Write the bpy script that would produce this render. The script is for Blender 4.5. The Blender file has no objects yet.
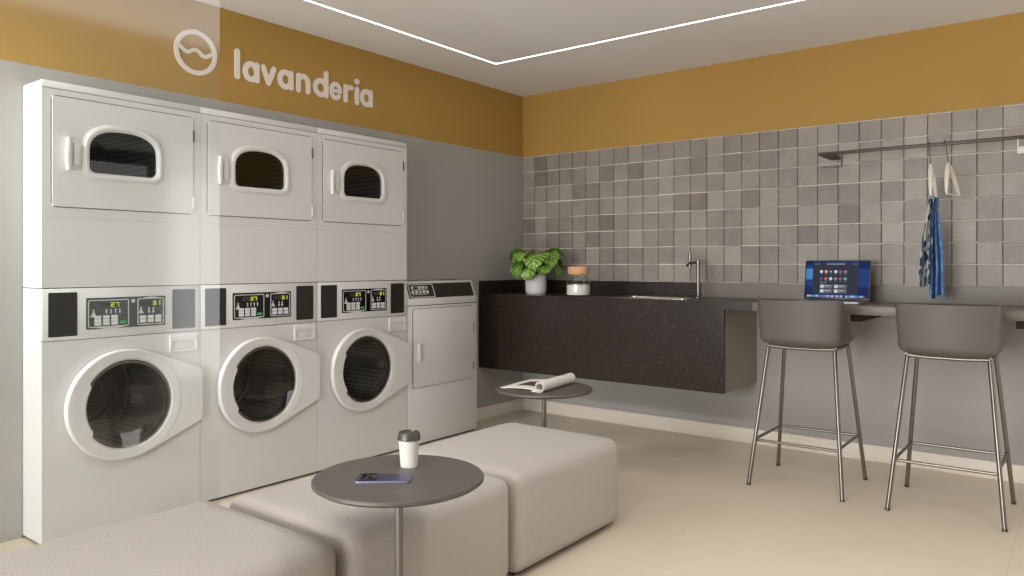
import bpy, bmesh, math, random
from mathutils import Vector, Matrix, Euler

S = bpy.context.scene
COL = S.collection
random.seed(7)
PI = math.pi

# ------------------------------------------------------------------ camera
cam_d = bpy.data.cameras.new('camera')
cam = bpy.data.objects.new('camera', cam_d)
COL.objects.link(cam)
cam_d.sensor_width = 36.0
cam_d.lens = 750.0 / 1024.0 * 36.0
cam_d.shift_y = -24.0 / 1024.0
cam_d.clip_start = 0.02
cam.location = (3.708, -4.960, 1.2)
cam.rotation_euler = (PI / 2, 0, math.atan(578 / 750))
S.camera = cam

# ------------------------------------------------------------------ view / world / big lights
S.view_settings.view_transform = 'Standard'
S.view_settings.look = 'None'
S.view_settings.gamma = 1.0
S.view_settings.use_curve_mapping = False
S.view_settings.exposure = 0.06
W = bpy.data.worlds.new('world')
S.world = W
W.use_nodes = True
W.node_tree.nodes['Background'].inputs[0].default_value = (0.85, 0.92, 1.0, 1)
W.node_tree.nodes['Background'].inputs[1].default_value = 0.25


def area(name, loc, rot, sx, sy, power, col, spread=180):
    l = bpy.data.lights.new(name, 'AREA')
    l.shape = 'RECTANGLE'
    l.size = sx
    l.size_y = sy
    l.energy = power
    l.color = col
    l.spread = math.radians(spread)
    o = bpy.data.objects.new(name, l)
    o.location = loc
    o.rotation_euler = rot
    COL.objects.link(o)
    return o


# daylight entering through the window in the front wall (behind the camera)
area('window_daylight', (1.9, -8.05, 1.15), (PI / 2 - 0.10, 0, 0), 3.3, 1.5, 225, (0.98, 0.98, 1.0))
# fill light added at the unseen door in the right wall
area('door_fill', (5.93, -0.75, 1.05), (PI / 2, 0, PI / 2), 0.8, 2.0, 12, (0.97, 0.98, 1.0))

# ceiling downlights over the open floor, above the picture
area('downlight', (3.1, -2.9, 2.56), (math.radians(14), 0, 0), 0.5, 0.5, 17, (1.0, 0.97, 0.92), 105)
area('downlight', (4.6, -2.6, 2.56), (math.radians(10), 0, 0), 0.5, 0.5, 13, (1.0, 0.97, 0.92), 105)
# downlight over the passage at the left of the machines
area('downlight', (0.22, -5.1, 2.50), (math.radians(56), 0, 0), 0.25, 0.25, 9, (1.0, 0.99, 0.98), 62)

# ------------------------------------------------------------------ helpers: colour, materials


def lin(r, g, b):
    def c(v):
        v /= 255.0
        return v / 12.92 if v <= 0.04045 else ((v + 0.055) / 1.055) ** 2.4
    return (c(r), c(g), c(b), 1.0)


class NT:
    def __init__(self, name):
        self.m = bpy.data.materials.new(name)
        self.m.use_nodes = True
        self.t = self.m.node_tree
        self.b = self.t.nodes['Principled BSDF']
        self.out = self.t.nodes['Material Output']

    def n(self, kind, **kw):
        nd = self.t.nodes.new(kind)
        for k, v in kw.items():
            setattr(nd, k, v)
        return nd

    def l(self, a, b):
        self.t.links.new(a, b)

    def math(self, op, a, b=None, c=None):
        nd = self.n('ShaderNodeMath', operation=op)
        for i, v in enumerate((a, b, c)):
            if v is None:
                continue
            if isinstance(v, (int, float)):
                nd.inputs[i].default_value = v
            else:
                self.l(v, nd.inputs[i])
        return nd.outputs[0]

    def mix(self, fac, a, b):
        nd = self.n('ShaderNodeMix', data_type='RGBA')
        for i, v in ((0, fac), (6, a), (7, b)):
            if isinstance(v, (int, float)):
                nd.inputs[i].default_value = v
            elif isinstance(v, tuple):
                nd.inputs[i].default_value = v
            else:
                self.l(v, nd.inputs[i])
        return nd.outputs[2]

    def coord(self, which='Object'):
        return self.n('ShaderNodeTexCoord').outputs[which]

    def noise(self, scale, detail=3, rough=0.5, vec=None):
        nd = self.n('ShaderNodeTexNoise')
        nd.inputs['Scale'].default_value = scale
        nd.inputs['Detail'].default_value = detail
        nd.inputs['Roughness'].default_value = rough
        self.l(vec if vec is not None else self.coord(), nd.inputs['Vector'])
        return nd.outputs['Fac']

    def ramp(self, fac, stops):
        nd = self.n('ShaderNodeValToRGB')
        el = nd.color_ramp.elements
        while len(el) < len(stops):
            el.new(0.5)
        for e, (p, c) in zip(el, stops):
            e.position = p
            e.color = c
        self.l(fac, nd.inputs[0])
        return nd.outputs[0]

    def bump(self, h, strength=0.3, dist=0.01):
        nd = self.n('ShaderNodeBump')
        nd.inputs['Strength'].default_value = strength
        nd.inputs['Distance'].default_value = dist
        self.l(h, nd.inputs['Height'])
        self.l(nd.outputs[0], self.b.inputs['Normal'])
        return nd

    def set(self, **kw):
        for k, v in kw.items():
            k = k.replace('_', ' ')
            if isinstance(v, (int, float, tuple)):
                self.b.inputs[k].default_value = v
            else:
                self.l(v, self.b.inputs[k])
        return self


def simple(name, col, rough=0.5, metal=0.0, noise=0.06, scale=30, bump=0.0, **kw):
    """a procedural base: colour broken up a little by noise"""
    t = NT(name)
    f = t.noise(scale, 4)
    a = tuple(max(0, c * (1 - noise)) for c in col[:3]) + (1,)
    b = tuple(min(1, c * (1 + noise)) for c in col[:3]) + (1,)
    t.set(Base_Color=t.mix(f, a, b), Roughness=rough, Metallic=metal)
    if bump:
        t.bump(f, bump, 0.002)
    for k, v in kw.items():
        t.set(**{k: v})
    return t.m


def emission(name, col, strength):
    t = NT(name)
    t.b.inputs['Specular IOR Level'].default_value = 0.08
    t.set(Base_Color=(0, 0, 0, 1), Emission_Color=col, Emission_Strength=strength, Roughness=0.4)
    return t.m


M = {}
M['white_paint'] = simple('white_paint', lin(222, 218, 211), 0.55, noise=0.02, scale=8)
M['enamel'] = simple('white_enamel', lin(206, 204, 202), 0.36, noise=0.015, scale=5)
M['enamel_part'] = simple('white_moulded_plastic', lin(210, 208, 206), 0.42, noise=0.015, scale=9)
M['enamel_joint'] = simple('grey_panel_joint', lin(176, 172, 166), 0.6)  # grey of the thin panel joint line
M['seam'] = simple('dark_gasket', lin(70, 66, 60), 0.8)
M['black_plastic'] = simple('black_plastic', lin(30, 27, 24), 0.45, noise=0.1)
M['black_gloss'] = simple('black_glossy_panel', lin(16, 16, 16), 0.2, noise=0.1)
M['grey_line'] = simple('silver_line', lin(190, 190, 188), 0.4)
M['key_white'] = simple('white_key', lin(205, 205, 203), 0.4)
M['green_key'] = simple('green_key', lin(60, 160, 95), 0.4)
M['digits'] = emission('yellow_green_digits', lin(220, 225, 60), 0.9)
M['lcd'] = simple('grey_lcd', lin(48, 48, 46), 0.3)
M['ceiling'] = simple('ceiling_plaster', lin(228, 226, 225), 0.9, noise=0.015, scale=3)
M['baseboard'] = simple('baseboard_paint', lin(226, 217, 203), 0.5, noise=0.02)
M['steel'] = simple('brushed_steel', lin(128, 122, 114), 0.32, 1.0, noise=0.08, scale=60)
M['chrome'] = simple('chrome', lin(215, 212, 208), 0.12, 1.0, noise=0.02)
M['dark_metal'] = simple('dark_grey_metal', lin(92, 88, 82), 0.4, 0.9, noise=0.05)
M['rail_metal'] = simple('satin_nickel', lin(74, 69, 63), 0.45, 0.7, noise=0.05)
M['rail_light'] = simple('light_nickel', lin(190, 183, 173), 0.45, 0.3, noise=0.03)
M['rubber'] = simple('black_rubber', lin(32, 30, 28), 0.8)
M['stool_shell'] = simple('taupe_polypropylene', lin(93, 88, 83), 0.5, noise=0.03, scale=200, bump=0.05)
M['table_top'] = simple('charcoal_laminate', lin(86, 81, 76), 0.45, noise=0.06, scale=60)
M['table_metal'] = simple('grey_powder_coat', lin(120, 117, 110), 0.42, 0.6, noise=0.03)
M['paper_white'] = simple('white_paper', lin(232, 228, 218), 0.7, noise=0.02)
M['paper_ink'] = simple('printed_ink', lin(70, 66, 60), 0.7)
M['cup_lid'] = simple('charcoal_cup_lid', lin(74, 70, 66), 0.3, noise=0.05)
M['ceramic'] = simple('white_ceramic', lin(208, 207, 206), 0.5, noise=0.02)
M['soil'] = simple('potting_soil', lin(52, 40, 30), 0.95, noise=0.4, scale=120, bump=0.6)
M['cork'] = simple('pale_wood', lin(205, 158, 118), 0.6, noise=0.1, scale=40)
M['powder'] = simple('white_powder', lin(232, 230, 226), 0.9, noise=0.02)
M['hanger'] = simple('white_hanger', lin(226, 219, 207), 0.5, noise=0.03)
M['laptop_body'] = simple('silver_aluminium', lin(170, 168, 164), 0.35, 0.8, noise=0.02)
M['laptop_black'] = simple('black_bezel', lin(14, 14, 16), 0.25)
M['phone_body'] = simple('slate_blue_phone', lin(54, 53, 80), 0.4, 0.1, noise=0.03)
M['phone_edge'] = simple('pale_blue_metal', lin(128, 126, 150), 0.4, 0.3)
M['phone_dark'] = simple('dark_navy_glass', lin(26, 25, 42), 0.15)
M['sign_white'] = simple('white_sign_acrylic', lin(226, 216, 208), 0.5, noise=0.01)
M['plinth'] = simple('dark_plinth', lin(60, 54, 48), 0.8)
M['led'] = emission('led_diffuser', (1.0, 0.93, 0.82, 1), 9.0)
M['stem'] = simple('green_stem', lin(110, 140, 55), 0.6)
M['desk_stone'] = simple('taupe_stone', lin(110, 102, 93), 0.4, noise=0.06, scale=40)


def mat_two_tone_wall(name):
    """grey lower wall, ochre painted band above 2.08 m"""
    t = NT(name)
    sep = t.n('ShaderNodeSeparateXYZ')
    t.l(t.coord(), sep.inputs[0])
    f = t.math('GREATER_THAN', sep.outputs[2], 2.079)
    n = t.noise(3, 4)
    grey = t.mix(n, lin(160, 157, 153), lin(165, 162, 157))
    och = t.mix(n, lin(166, 130, 62), lin(171, 135, 65))
    t.set(Base_Color=t.mix(f, grey, och), Roughness=0.7)
    t.bump(t.noise(220, 2), 0.04, 0.002)
    return t.m


M['wall'] = mat_two_tone_wall('two_tone_wall_paint')


def mat_floor():
    t = NT('polished_porcelain')
    c = t.coord()
    sep = t.n('ShaderNodeSeparateXYZ')
    t.l(c, sep.inputs[0])

    def joint(o, size, off):
        v = t.math('FRACT', t.math('DIVIDE', t.math('ADD', o, off), size))
        v = t.math('ABSOLUTE', t.math('SUBTRACT', v, 0.5))
        return t.math('GREATER_THAN', v, 0.5 - 0.0012 / size)
    j = t.math('MAXIMUM', joint(sep.outputs[0], 1.2, 20.55), joint(sep.outputs[1], 1.2, 20.25))
    n = t.noise(2.2, 6, 0.6)
    n2 = t.noise(14, 5, 0.6)
    col = t.mix(n, lin(201, 187, 166), lin(218, 205, 186))
    col = t.mix(t.math('MULTIPLY', n2, 0.35), col, lin(200, 186, 164))
    col = t.mix(t.math('MULTIPLY', j, 0.45), col, lin(150, 136, 116))
    t.set(Base_Color=col, Roughness=t.math('ADD', 0.32, t.math('MULTIPLY', n2, 0.15)))
    return t.m


M['floor'] = mat_floor()


def mat_tile():
    t = NT('handmade_tile_glaze')
    at = t.n('ShaderNodeAttribute', attribute_name='tone')
    n = t.noise(9, 5, 0.6)
    n2 = t.noise(34, 3, 0.6)
    v = t.math('ADD', t.math('MULTIPLY', at.outputs['Fac'], 0.72), t.math('MULTIPLY', n, 0.6))
    v = t.math('ADD', v, t.math('MULTIPLY', n2, 0.12))
    col = t.ramp(v, [(0.15, lin(92, 87, 81)), (0.55, lin(126, 119, 111)), (0.95, lin(152, 144, 134))])
    t.set(Base_Color=col, Roughness=0.42)
    t.bump(n2, 0.25, 0.004)
    return t.m


M['tile'] = mat_tile()


def mat_grout():
    """grout with lit horizontal edges and shaded vertical grooves put into its colour"""
    t = NT('tile_grout_lit_shaded')
    sep = t.n('ShaderNodeSeparateXYZ')
    t.l(t.coord(), sep.inputs[0])
    z = t.math('FRACT', t.math('DIVIDE', t.math('SUBTRACT', sep.outputs[2], 1.072 - 0.0628), 0.1256))
    f = t.math('LESS_THAN', t.math('ABSOLUTE', t.math('SUBTRACT', z, 0.5)), 0.04)
    t.set(Base_Color=t.mix(f, lin(126, 119, 109), lin(218, 210, 198)), Roughness=0.9)  # edge light and groove shade mixed into the base colour
    return t.m


M['grout'] = mat_grout()


def mat_granite():
    t = NT('black_speckled_granite')
    n = t.noise(6, 4)
    vo = t.n('ShaderNodeTexVoronoi')
    vo.inputs['Scale'].default_value = 85
    t.l(t.coord(), vo.inputs['Vector'])
    sp = t.math('LESS_THAN', vo.outputs['Distance'], 0.17)
    pick = t.n('ShaderNodeSeparateColor')
    t.l(vo.outputs['Color'], pick.inputs[0])
    sp = t.math('MULTIPLY', sp, t.math('GREATER_THAN', pick.outputs[0], 0.74))
    base = t.mix(n, lin(28, 22, 19), lin(42, 33, 28))
    n2 = t.noise(160, 2)
    base = t.mix(t.math('MULTIPLY', n2, 0.5), base, lin(48, 38, 32))
    t.set(Base_Color=t.mix(t.math('MULTIPLY', sp, 0.9), base, lin(150, 140, 128)), Roughness=0.3)
    t.b.inputs['Specular IOR Level'].default_value = 0.35
    return t.m


M['granite'] = mat_granite()


def mat_boucle():
    t = NT('boucle_fabric')
    c = t.coord()
    n1 = t.noise(280, 3, 0.7, c)
    vo = t.n('ShaderNodeTexVoronoi')
    vo.inputs['Scale'].default_value = 250
    t.l(c, vo.inputs['Vector'])
    h = t.math('ADD', n1, t.math('MULTIPLY', vo.outputs['Distance'], 0.8))
    col = t.mix(n1, lin(162, 152, 145), lin(192, 183, 176))
    t.set(Base_Color=col, Roughness=0.95)
    t.b.inputs['Sheen Weight'].default_value = 0.25
    t.bump(h, 0.6, 0.005)
    return t.m


M['boucle'] = mat_boucle()


def mat_thin_glass(name, tint, rough, boost, film=0.0):
    """pane of glass: lets light through, mirrors by Fresnel"""
    t = NT(name)
    tr = t.n('ShaderNodeBsdfTransparent')
    tr.inputs[0].default_value = tint
    gl = t.n('ShaderNodeBsdfGlossy')
    gl.inputs['Roughness'].default_value = rough
    gl.inputs['Color'].default_value = (1, 1, 1, 1)
    fr = t.n('ShaderNodeFresnel')
    fr.inputs[0].default_value = 1.5
    geo = t.n('ShaderNodeNewGeometry')
    f = t.math('MINIMUM', t.math('MULTIPLY', fr.outputs[0], boost), 1.0)
    f = t.math('MULTIPLY', f, t.math('SUBTRACT', 1.0, geo.outputs['Backfacing']))
    mx = t.n('ShaderNodeMixShader')
    t.l(f, mx.inputs[0])
    t.l(tr.outputs[0], mx.inputs[1])
    t.l(gl.outputs[0], mx.inputs[2])
    last = mx.outputs[0]
    if film:
        df = t.n('ShaderNodeBsdfDiffuse')
        df.inputs[0].default_value = lin(225, 225, 222)
        m2 = t.n('ShaderNodeMixShader')
        n = t.noise(2, 2)
        t.l(t.math('MULTIPLY', t.math('ADD', n, 0.5), film), m2.inputs[0])
        t.l(last, m2.inputs[1])
        t.l(df.outputs[0], m2.inputs[2])
        last = m2.outputs[0]
    t.l(last, t.out.inputs[0])
    return t.m


M['pane'] = mat_thin_glass('partition_glass', (0.97, 0.985, 0.975, 1), 0.10, 1.5)
M['door_glass'] = mat_thin_glass('smoked_door_glass', (0.8, 0.79, 0.77, 1), 0.02, 1.0)
M['jar_glass'] = mat_thin_glass('clear_jar_glass', (0.95, 0.96, 0.95, 1), 0.02, 1.3)


def mat_drum(center_z=0.0):
    t = NT('perforated_steel_drum')
    sep = t.n('ShaderNodeSeparateXYZ')
    t.l(t.coord(), sep.inputs[0])
    ang = t.math('MULTIPLY', t.math('ARCTAN2', sep.outputs[2], sep.outputs[1]), 60 / (2 * PI))
    dep = t.math('MULTIPLY', sep.outputs[0], 45)
    fa = t.math('SUBTRACT', t.math('FRACT', t.math('ADD', ang, 100)), 0.5)
    fd = t.math('SUBTRACT', t.math('FRACT', t.math('ADD', dep, 100)), 0.5)
    d2 = t.math('ADD', t.math('MULTIPLY', fa, fa), t.math('MULTIPLY', fd, fd))
    hole = t.math('LESS_THAN', d2, 0.075)
    t.set(Base_Color=t.mix(hole, lin(185, 181, 176), lin(14, 13, 12)), Metallic=t.math('SUBTRACT', 0.8, t.math('MULTIPLY', hole, 0.8)), Roughness=0.38)
    return t.m


M['drum'] = mat_drum()


def mat_drum_back():
    t = NT('perforated_drum_back')
    sep = t.n('ShaderNodeSeparateXYZ')
    t.l(t.coord(), sep.inputs[0])
    fa = t.math('SUBTRACT', t.math('FRACT', t.math('ADD', t.math('MULTIPLY', sep.outputs[1], 62), 100)), 0.5)
    fd = t.math('SUBTRACT', t.math('FRACT', t.math('ADD', t.math('MULTIPLY', sep.outputs[2], 62), 100)), 0.5)
    d2 = t.math('ADD', t.math('MULTIPLY', fa, fa), t.math('MULTIPLY', fd, fd))
    hole = t.math('LESS_THAN', d2, 0.08)
    t.set(Base_Color=t.mix(hole, lin(140, 136, 130), lin(10, 9, 8)), Metallic=0.5, Roughness=0.45)
    return t.m


M['drum_back'] = mat_drum_back()


def mat_leaf():
    t = NT('striped_leaf')
    uv = t.n('ShaderNodeUVMap')
    sep = t.n('ShaderNodeSeparateXYZ')
    t.l(uv.outputs[0], sep.inputs[0])
    u = t.math('ABSOLUTE', t.math('SUBTRACT', sep.outputs[0], 0.5))
    w = t.math('SINE', t.math('MULTIPLY', t.math('SUBTRACT', sep.outputs[1], t.math('MULTIPLY', u, 0.55)), 40))
    mid = t.math('LESS_THAN', u, 0.03)
    f = t.math('MAXIMUM', t.math('MULTIPLY_ADD', w, 0.5, 0.5), mid)
    col = t.ramp(f, [(0.35, lin(78, 124, 40)), (0.75, lin(112, 158, 56)), (0.97, lin(158, 190, 96))])
    t.set(Base_Color=col, Roughness=0.4)
    t.b.inputs['Subsurface Weight'].default_value = 0.0
    return t.m


M['leaf'] = mat_leaf()


def mat_cloth(name, pattern):
    t = NT(name)
    c = t.coord()
    n = t.noise(46 if pattern else 90, 4, 0.6, c)
    if pattern:
        vo = t.n('ShaderNodeTexWave')
        vo.inputs['Scale'].default_value = 7
        vo.inputs['Distortion'].default_value = 7
        vo.inputs['Detail'].default_value = 3
        vo.inputs['Detail Scale'].default_value = 2.2
        t.l(c, vo.inputs['Vector'])
        col = t.ramp(vo.outputs['Fac'], [(0.25, lin(44, 64, 92)), (0.45, lin(88, 118, 146)), (0.62, lin(150, 166, 172)), (0.8, lin(206, 206, 196))])
    else:
        col = t.ramp(n, [(0.3, lin(52, 92, 150)), (0.5, lin(92, 136, 192)), (0.72, lin(164, 192, 222))])
    t.set(Base_Color=col, Roughness=0.85)
    t.bump(n, 0.15, 0.003)
    return t.m


M['cloth_pattern'] = mat_cloth('leaf_print_fabric', True)
M['cloth_blue'] = mat_cloth('blue_fabric', False)

# ------------------------------------------------------------------ helpers: geometry


def link(name, me, mats=None, parent=None, smooth=None):
    o = bpy.data.objects.new(name, me)
    COL.objects.link(o)
    if mats is not None:
        for m in (mats if isinstance(mats, (list, tuple)) else [mats]):
            me.materials.append(m)
    if parent is not None:
        o.parent = parent
    if smooth is not None:
        me.shade_auto = None if False else None
    return o


def auto_smooth(me, deg=35):
    """smooth faces, keep edges sharper than deg"""
    bm = bmesh.new()
    bm.from_mesh(me)
    for f in bm.faces:
        f.smooth = True
    for e in bm.edges:
        if len(e.link_faces) == 2:
            e.smooth = e.calc_face_angle(0) < math.radians(deg)
        else:
            e.smooth = False
    bm.to_mesh(me)
    bm.free()


def build(name, bm, mats, parent=None, smooth=35, bevel=0, seg=2, loc=None):
    bmesh.ops.remove_doubles(bm, verts=bm.verts, dist=1e-6)
    bmesh.ops.recalc_face_normals(bm, faces=bm.faces)
    if bevel:
        es = [e for e in bm.edges if len(e.link_faces) == 2 and e.calc_face_angle(0) > math.radians(30)]
        bmesh.ops.bevel(bm, geom=es, offset=bevel, segments=seg, profile=0.5, affect='EDGES', clamp_overlap=True)
    if loc is not None:   # put the object's origin at loc
        bmesh.ops.translate(bm, verts=bm.verts, vec=-Vector(loc))
    me = bpy.data.meshes.new(name)
    bm.to_mesh(me)
    bm.free()
    if smooth:
        auto_smooth(me, smooth)
    o = link(name, me, mats, parent)
    if loc is not None:
        o.location = loc
    return o


def tag(o, label=None, cat=None, group=None, kind=None):
    if label:
        o['label'] = label
    if cat:
        o['category'] = cat
    if group:
        o['group'] = group
    if kind:
        o['kind'] = kind
    return o


def thing(name, label, cat, loc=(0, 0, 0), rz=0.0, group=None):
    o = bpy.data.objects.new(name, None)
    o.empty_display_size = 0.1
    COL.objects.link(o)
    o.location = loc
    o.rotation_euler = (0, 0, rz)
    return tag(o, label, cat, group)


def dup(root, loc, label, rz=0.0):
    """copy a thing with its parts and sub-parts"""
    r = root.copy()
    COL.objects.link(r)
    r.location = loc
    r.rotation_euler = (0, 0, rz)
    r['label'] = label
    for ch in list(root.children):
        c = ch.copy()
        COL.objects.link(c)
        c.parent = r
        for g in list(ch.children):
            d = g.copy()
            COL.objects.link(d)
            d.parent = c
    return r


def box(bm, x0, x1, y0, y1, z0, z1, mi=0):
    vs = [bm.verts.new(p) for p in ((x0, y0, z0), (x1, y0, z0), (x1, y1, z0), (x0, y1, z0), (x0, y0, z1), (x1, y0, z1), (x1, y1, z1), (x0, y1, z1))]
    for ids in ((3, 2, 1, 0), (4, 5, 6, 7), (0, 1, 5, 4), (1, 2, 6, 5), (2, 3, 7, 6), (3, 0, 4, 7)):
        f = bm.faces.new([vs[i] for i in ids])
        f.material_index = mi


def prism(bm, pts, axis, a, b, mi=0):
    """extrude an outline along an axis. axis 'x': pts are (y,z); 'y': (x,z); 'z': (x,y)"""
    def P(p, t):
        return {'x': (t, p[0], p[1]), 'y': (p[0], t, p[1]), 'z': (p[0], p[1], t)}[axis]
    A = [bm.verts.new(P(p, a)) for p in pts]
    B = [bm.verts.new(P(p, b)) for p in pts]
    n = len(pts)
    fs = [bm.faces.new(A), bm.faces.new(list(reversed(B)))]
    for i in range(n):
        fs.append(bm.faces.new((A[i], B[i], B[(i + 1) % n], A[(i + 1) % n])))
    for f in fs:
        f.material_index = mi


def ring(bm, outer, inner, axis, a, b, mi=0):
    """plate with a hole: outer and inner outlines have the same number of points"""
    def P(p, t):
        return {'x': (t, p[0], p[1]), 'y': (p[0], t, p[1]), 'z': (p[0], p[1], t)}[axis]
    n = len(outer)
    oa = [bm.verts.new(P(p, a)) for p in outer]
    ob = [bm.verts.new(P(p, b)) for p in outer]
    ia = [bm.verts.new(P(p, a)) for p in inner]
    ib = [bm.verts.new(P(p, b)) for p in inner]
    for i in range(n):
        j = (i + 1) % n
        for q in ((oa[i], oa[j], ia[j], ia[i]), (ob[j], ob[i], ib[i], ib[j]), (oa[j], oa[i], ob[i], ob[j]), (ia[i], ia[j], ib[j], ib[i])):
            f = bm.faces.new(q)
            f.material_index = mi


def circle(cy, cz, r, n=64, a0=0.0):
    return [(cy + r * math.cos(a0 + 2 * PI * i / n), cz + r * math.sin(a0 + 2 * PI * i / n)) for i in range(n)]


def rrect(x0, x1, y0, y1, r, n=5):
    pts = []
    for cx, cy, a in ((x1 - r, y1 - r, 0), (x0 + r, y1 - r, PI / 2), (x0 + r, y0 + r, PI), (x1 - r, y0 + r, 1.5 * PI)):
        for i in range(n + 1):
            t = a + PI / 2 * i / n
            pts.append((cx + r * math.cos(t), cy + r * math.sin(t)))
    return pts


def ray_rect(pts, c, x0, x1, y0, y1):
    """for each point the matching point of a rectangle on the ray from c; the four corners are snapped"""
    out = []
    for p in pts:
        d = (p[0] - c[0], p[1] - c[1])
        ts = []
        if d[0] > 1e-9: ts.append((x1 - c[0]) / d[0])
        if d[0] < -1e-9: ts.append((x0 - c[0]) / d[0])
        if d[1] > 1e-9: ts.append((y1 - c[1]) / d[1])
        if d[1] < -1e-9: ts.append((y0 - c[1]) / d[1])
        t = min(ts)
        out.append((c[0] + d[0] * t, c[1] + d[1] * t))
    for corner in ((x0, y0), (x1, y0), (x0, y1), (x1, y1)):
        k = min(range(len(out)), key=lambda i: (out[i][0] - corner[0]) ** 2 + (out[i][1] - corner[1]) ** 2)
        out[k] = corner
    return out


def tube(bm, pts, r, n=12, closed=False, caps=True, mi=0):
    """sweep a circle along a polyline; r a number or one per point"""
    P = [Vector(p) for p in pts]
    m = len(P)
    R = r if isinstance(r, (list, tuple)) else [r] * m
    tang = []
    for i in range(m):
        if closed:
            t = (P[(i + 1) % m] - P[i - 1])
        else:
            t = P[min(i + 1, m - 1)] - P[max(i - 1, 0)]
        tang.append(t.normalized())
    up = Vector((0, 0, 1)) if abs(tang[0].z) < 0.9 else Vector((1, 0, 0))
    u = tang[0].cross(up).normalized()
    rings = []
    for i in range(m):
        u = (u - tang[i] * u.dot(tang[i]))
        u.normalize()
        v = tang[i].cross(u)
        rings.append([bm.verts.new(P[i] + R[i] * (math.cos(2 * PI * k / n) * u + math.sin(2 * PI * k / n) * v)) for k in range(n)])
    for i in range(m if closed else m - 1):
        a, b = rings[i], rings[(i + 1) % m]
        for k in range(n):
            f = bm.faces.new((a[k], a[(k + 1) % n], b[(k + 1) % n], b[k]))
            f.material_index = mi
    if caps and not closed:
        for rg in (rings[0], list(reversed(rings[-1]))):
            f = bm.faces.new(rg)
            f.material_index = mi


def fillet(pts, r, n=5):
    """round the inner corners of a 3-D polyline"""
    P = [Vector(p) for p in pts]
    out = [P[0]]
    for i in range(1, len(P) - 1):
        a = (P[i - 1] - P[i]); b = (P[i + 1] - P[i])
        d = min(r, a.length * 0.45, b.length * 0.45)
        p0 = P[i] + a.normalized() * d
        p1 = P[i] + b.normalized() * d
        for k in range(n + 1):
            t = k / n
            out.append((1 - t) ** 2 * p0 + 2 * t * (1 - t) * P[i] + t * t * p1)
    out.append(P[-1])
    return out


def lathe(bm, prof, n=40, c=(0, 0), mi=0):
    """revolve (r,z) about the z axis through c"""
    rings = []
    for r, z in prof:
        if r < 1e-6:
            rings.append([bm.verts.new((c[0], c[1], z))])
        else:
            rings.append([bm.verts.new((c[0] + r * math.cos(2 * PI * k / n), c[1] + r * math.sin(2 * PI * k / n), z)) for k in range(n)])
    for a, b in zip(rings, rings[1:]):
        for k in range(n):
            j = (k + 1) % n
            if len(a) == 1 and len(b) == 1:
                continue
            if len(a) == 1:
                f = bm.faces.new((a[0], b[k], b[j]))
            elif len(b) == 1:
                f = bm.faces.new((a[k], b[0], a[j]))
            else:
                f = bm.faces.new((a[k], b[k], b[j], a[j]))
            f.material_index = mi


def new():
    return bmesh.new()


# ------------------------------------------------------------------ room shell
H = 2.58
XR, YF = 6.0, -8.2


def structure(name, bm, mats, parent=None, **kw):
    o = build(name, bm, mats, parent, **kw)
    if parent is None:
        o['kind'] = 'structure'
    return o


bm = new(); box(bm, -0.9, XR + 0.2, YF - 0.2, 0.2, -0.1, 0.0)
structure('floor', bm, M['floor'], smooth=0)

LX, LY = 0.462, -0.93          # the two lines of light in the ceiling
bm = new()
w = 0.008
# ceiling board with a narrow slot for the lines of light
box(bm, -0.9, LX - w, YF - 0.2, 0.2, H, H + 0.1)
box(bm, LX - w, XR + 0.2, LY + w, 0.2, H, H + 0.1)
box(bm, LX + w, XR + 0.2, YF - 0.2, LY - w, H, H + 0.1)
box(bm, 3.9, XR + 0.2, LY - w, LY + w, H, H + 0.1)
box(bm, LX - w, LX + w, YF - 0.2, -5.4, H, H + 0.1)
structure('ceiling', bm, M['ceiling'], smooth=0)

Y1, Y2, Y3 = -3.665, -1.5235, -0.8195      # the niche that holds the machines
bm = new()
box(bm, -0.15, 0, YF - 0.2, Y1, 0, H)
box(bm, -0.15, 0, Y1, Y2, 1.986, H)
box(bm, -0.15, 0, Y2, Y3, 1.09, H)
box(bm, -0.15, 0, Y3, 0, 0, H)
structure('wall_left', bm, M['wall'], smooth=0)

bm = new(); box(bm, -0.15, XR + 0.2, 0, 0.15, 0, H)
wall_back = structure('wall_back', bm, M['wall'], smooth=0)

# right wall with an added door opening, front wall with a wide window (both outside the picture)
bm = new()
box(bm, XR, XR + 0.15, YF - 0.2, -1.25, 0, H)
box(bm, XR, XR + 0.15, -0.25, 0, 0, H)
box(bm, XR, XR + 0.15, -1.25, -0.25, 2.5, H)
structure('wall_right', bm, simple('reflection_dark_wall', lin(70, 68, 65), 0.7), smooth=0)  # unseen wall, made dark to keep the pane reflections clean
bm = new()
box(bm, -0.15, 0.2, YF - 0.15, YF, 0, H)
box(bm, 3.6, XR + 0.2, YF - 0.15, YF, 0, H)
box(bm, 0.2, 3.6, YF - 0.15, YF, 0, 0.3)
box(bm, 0.2, 3.6, YF - 0.15, YF, 2.0, H)
structure('wall_front', bm, M['white_paint'], smooth=0)

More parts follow.
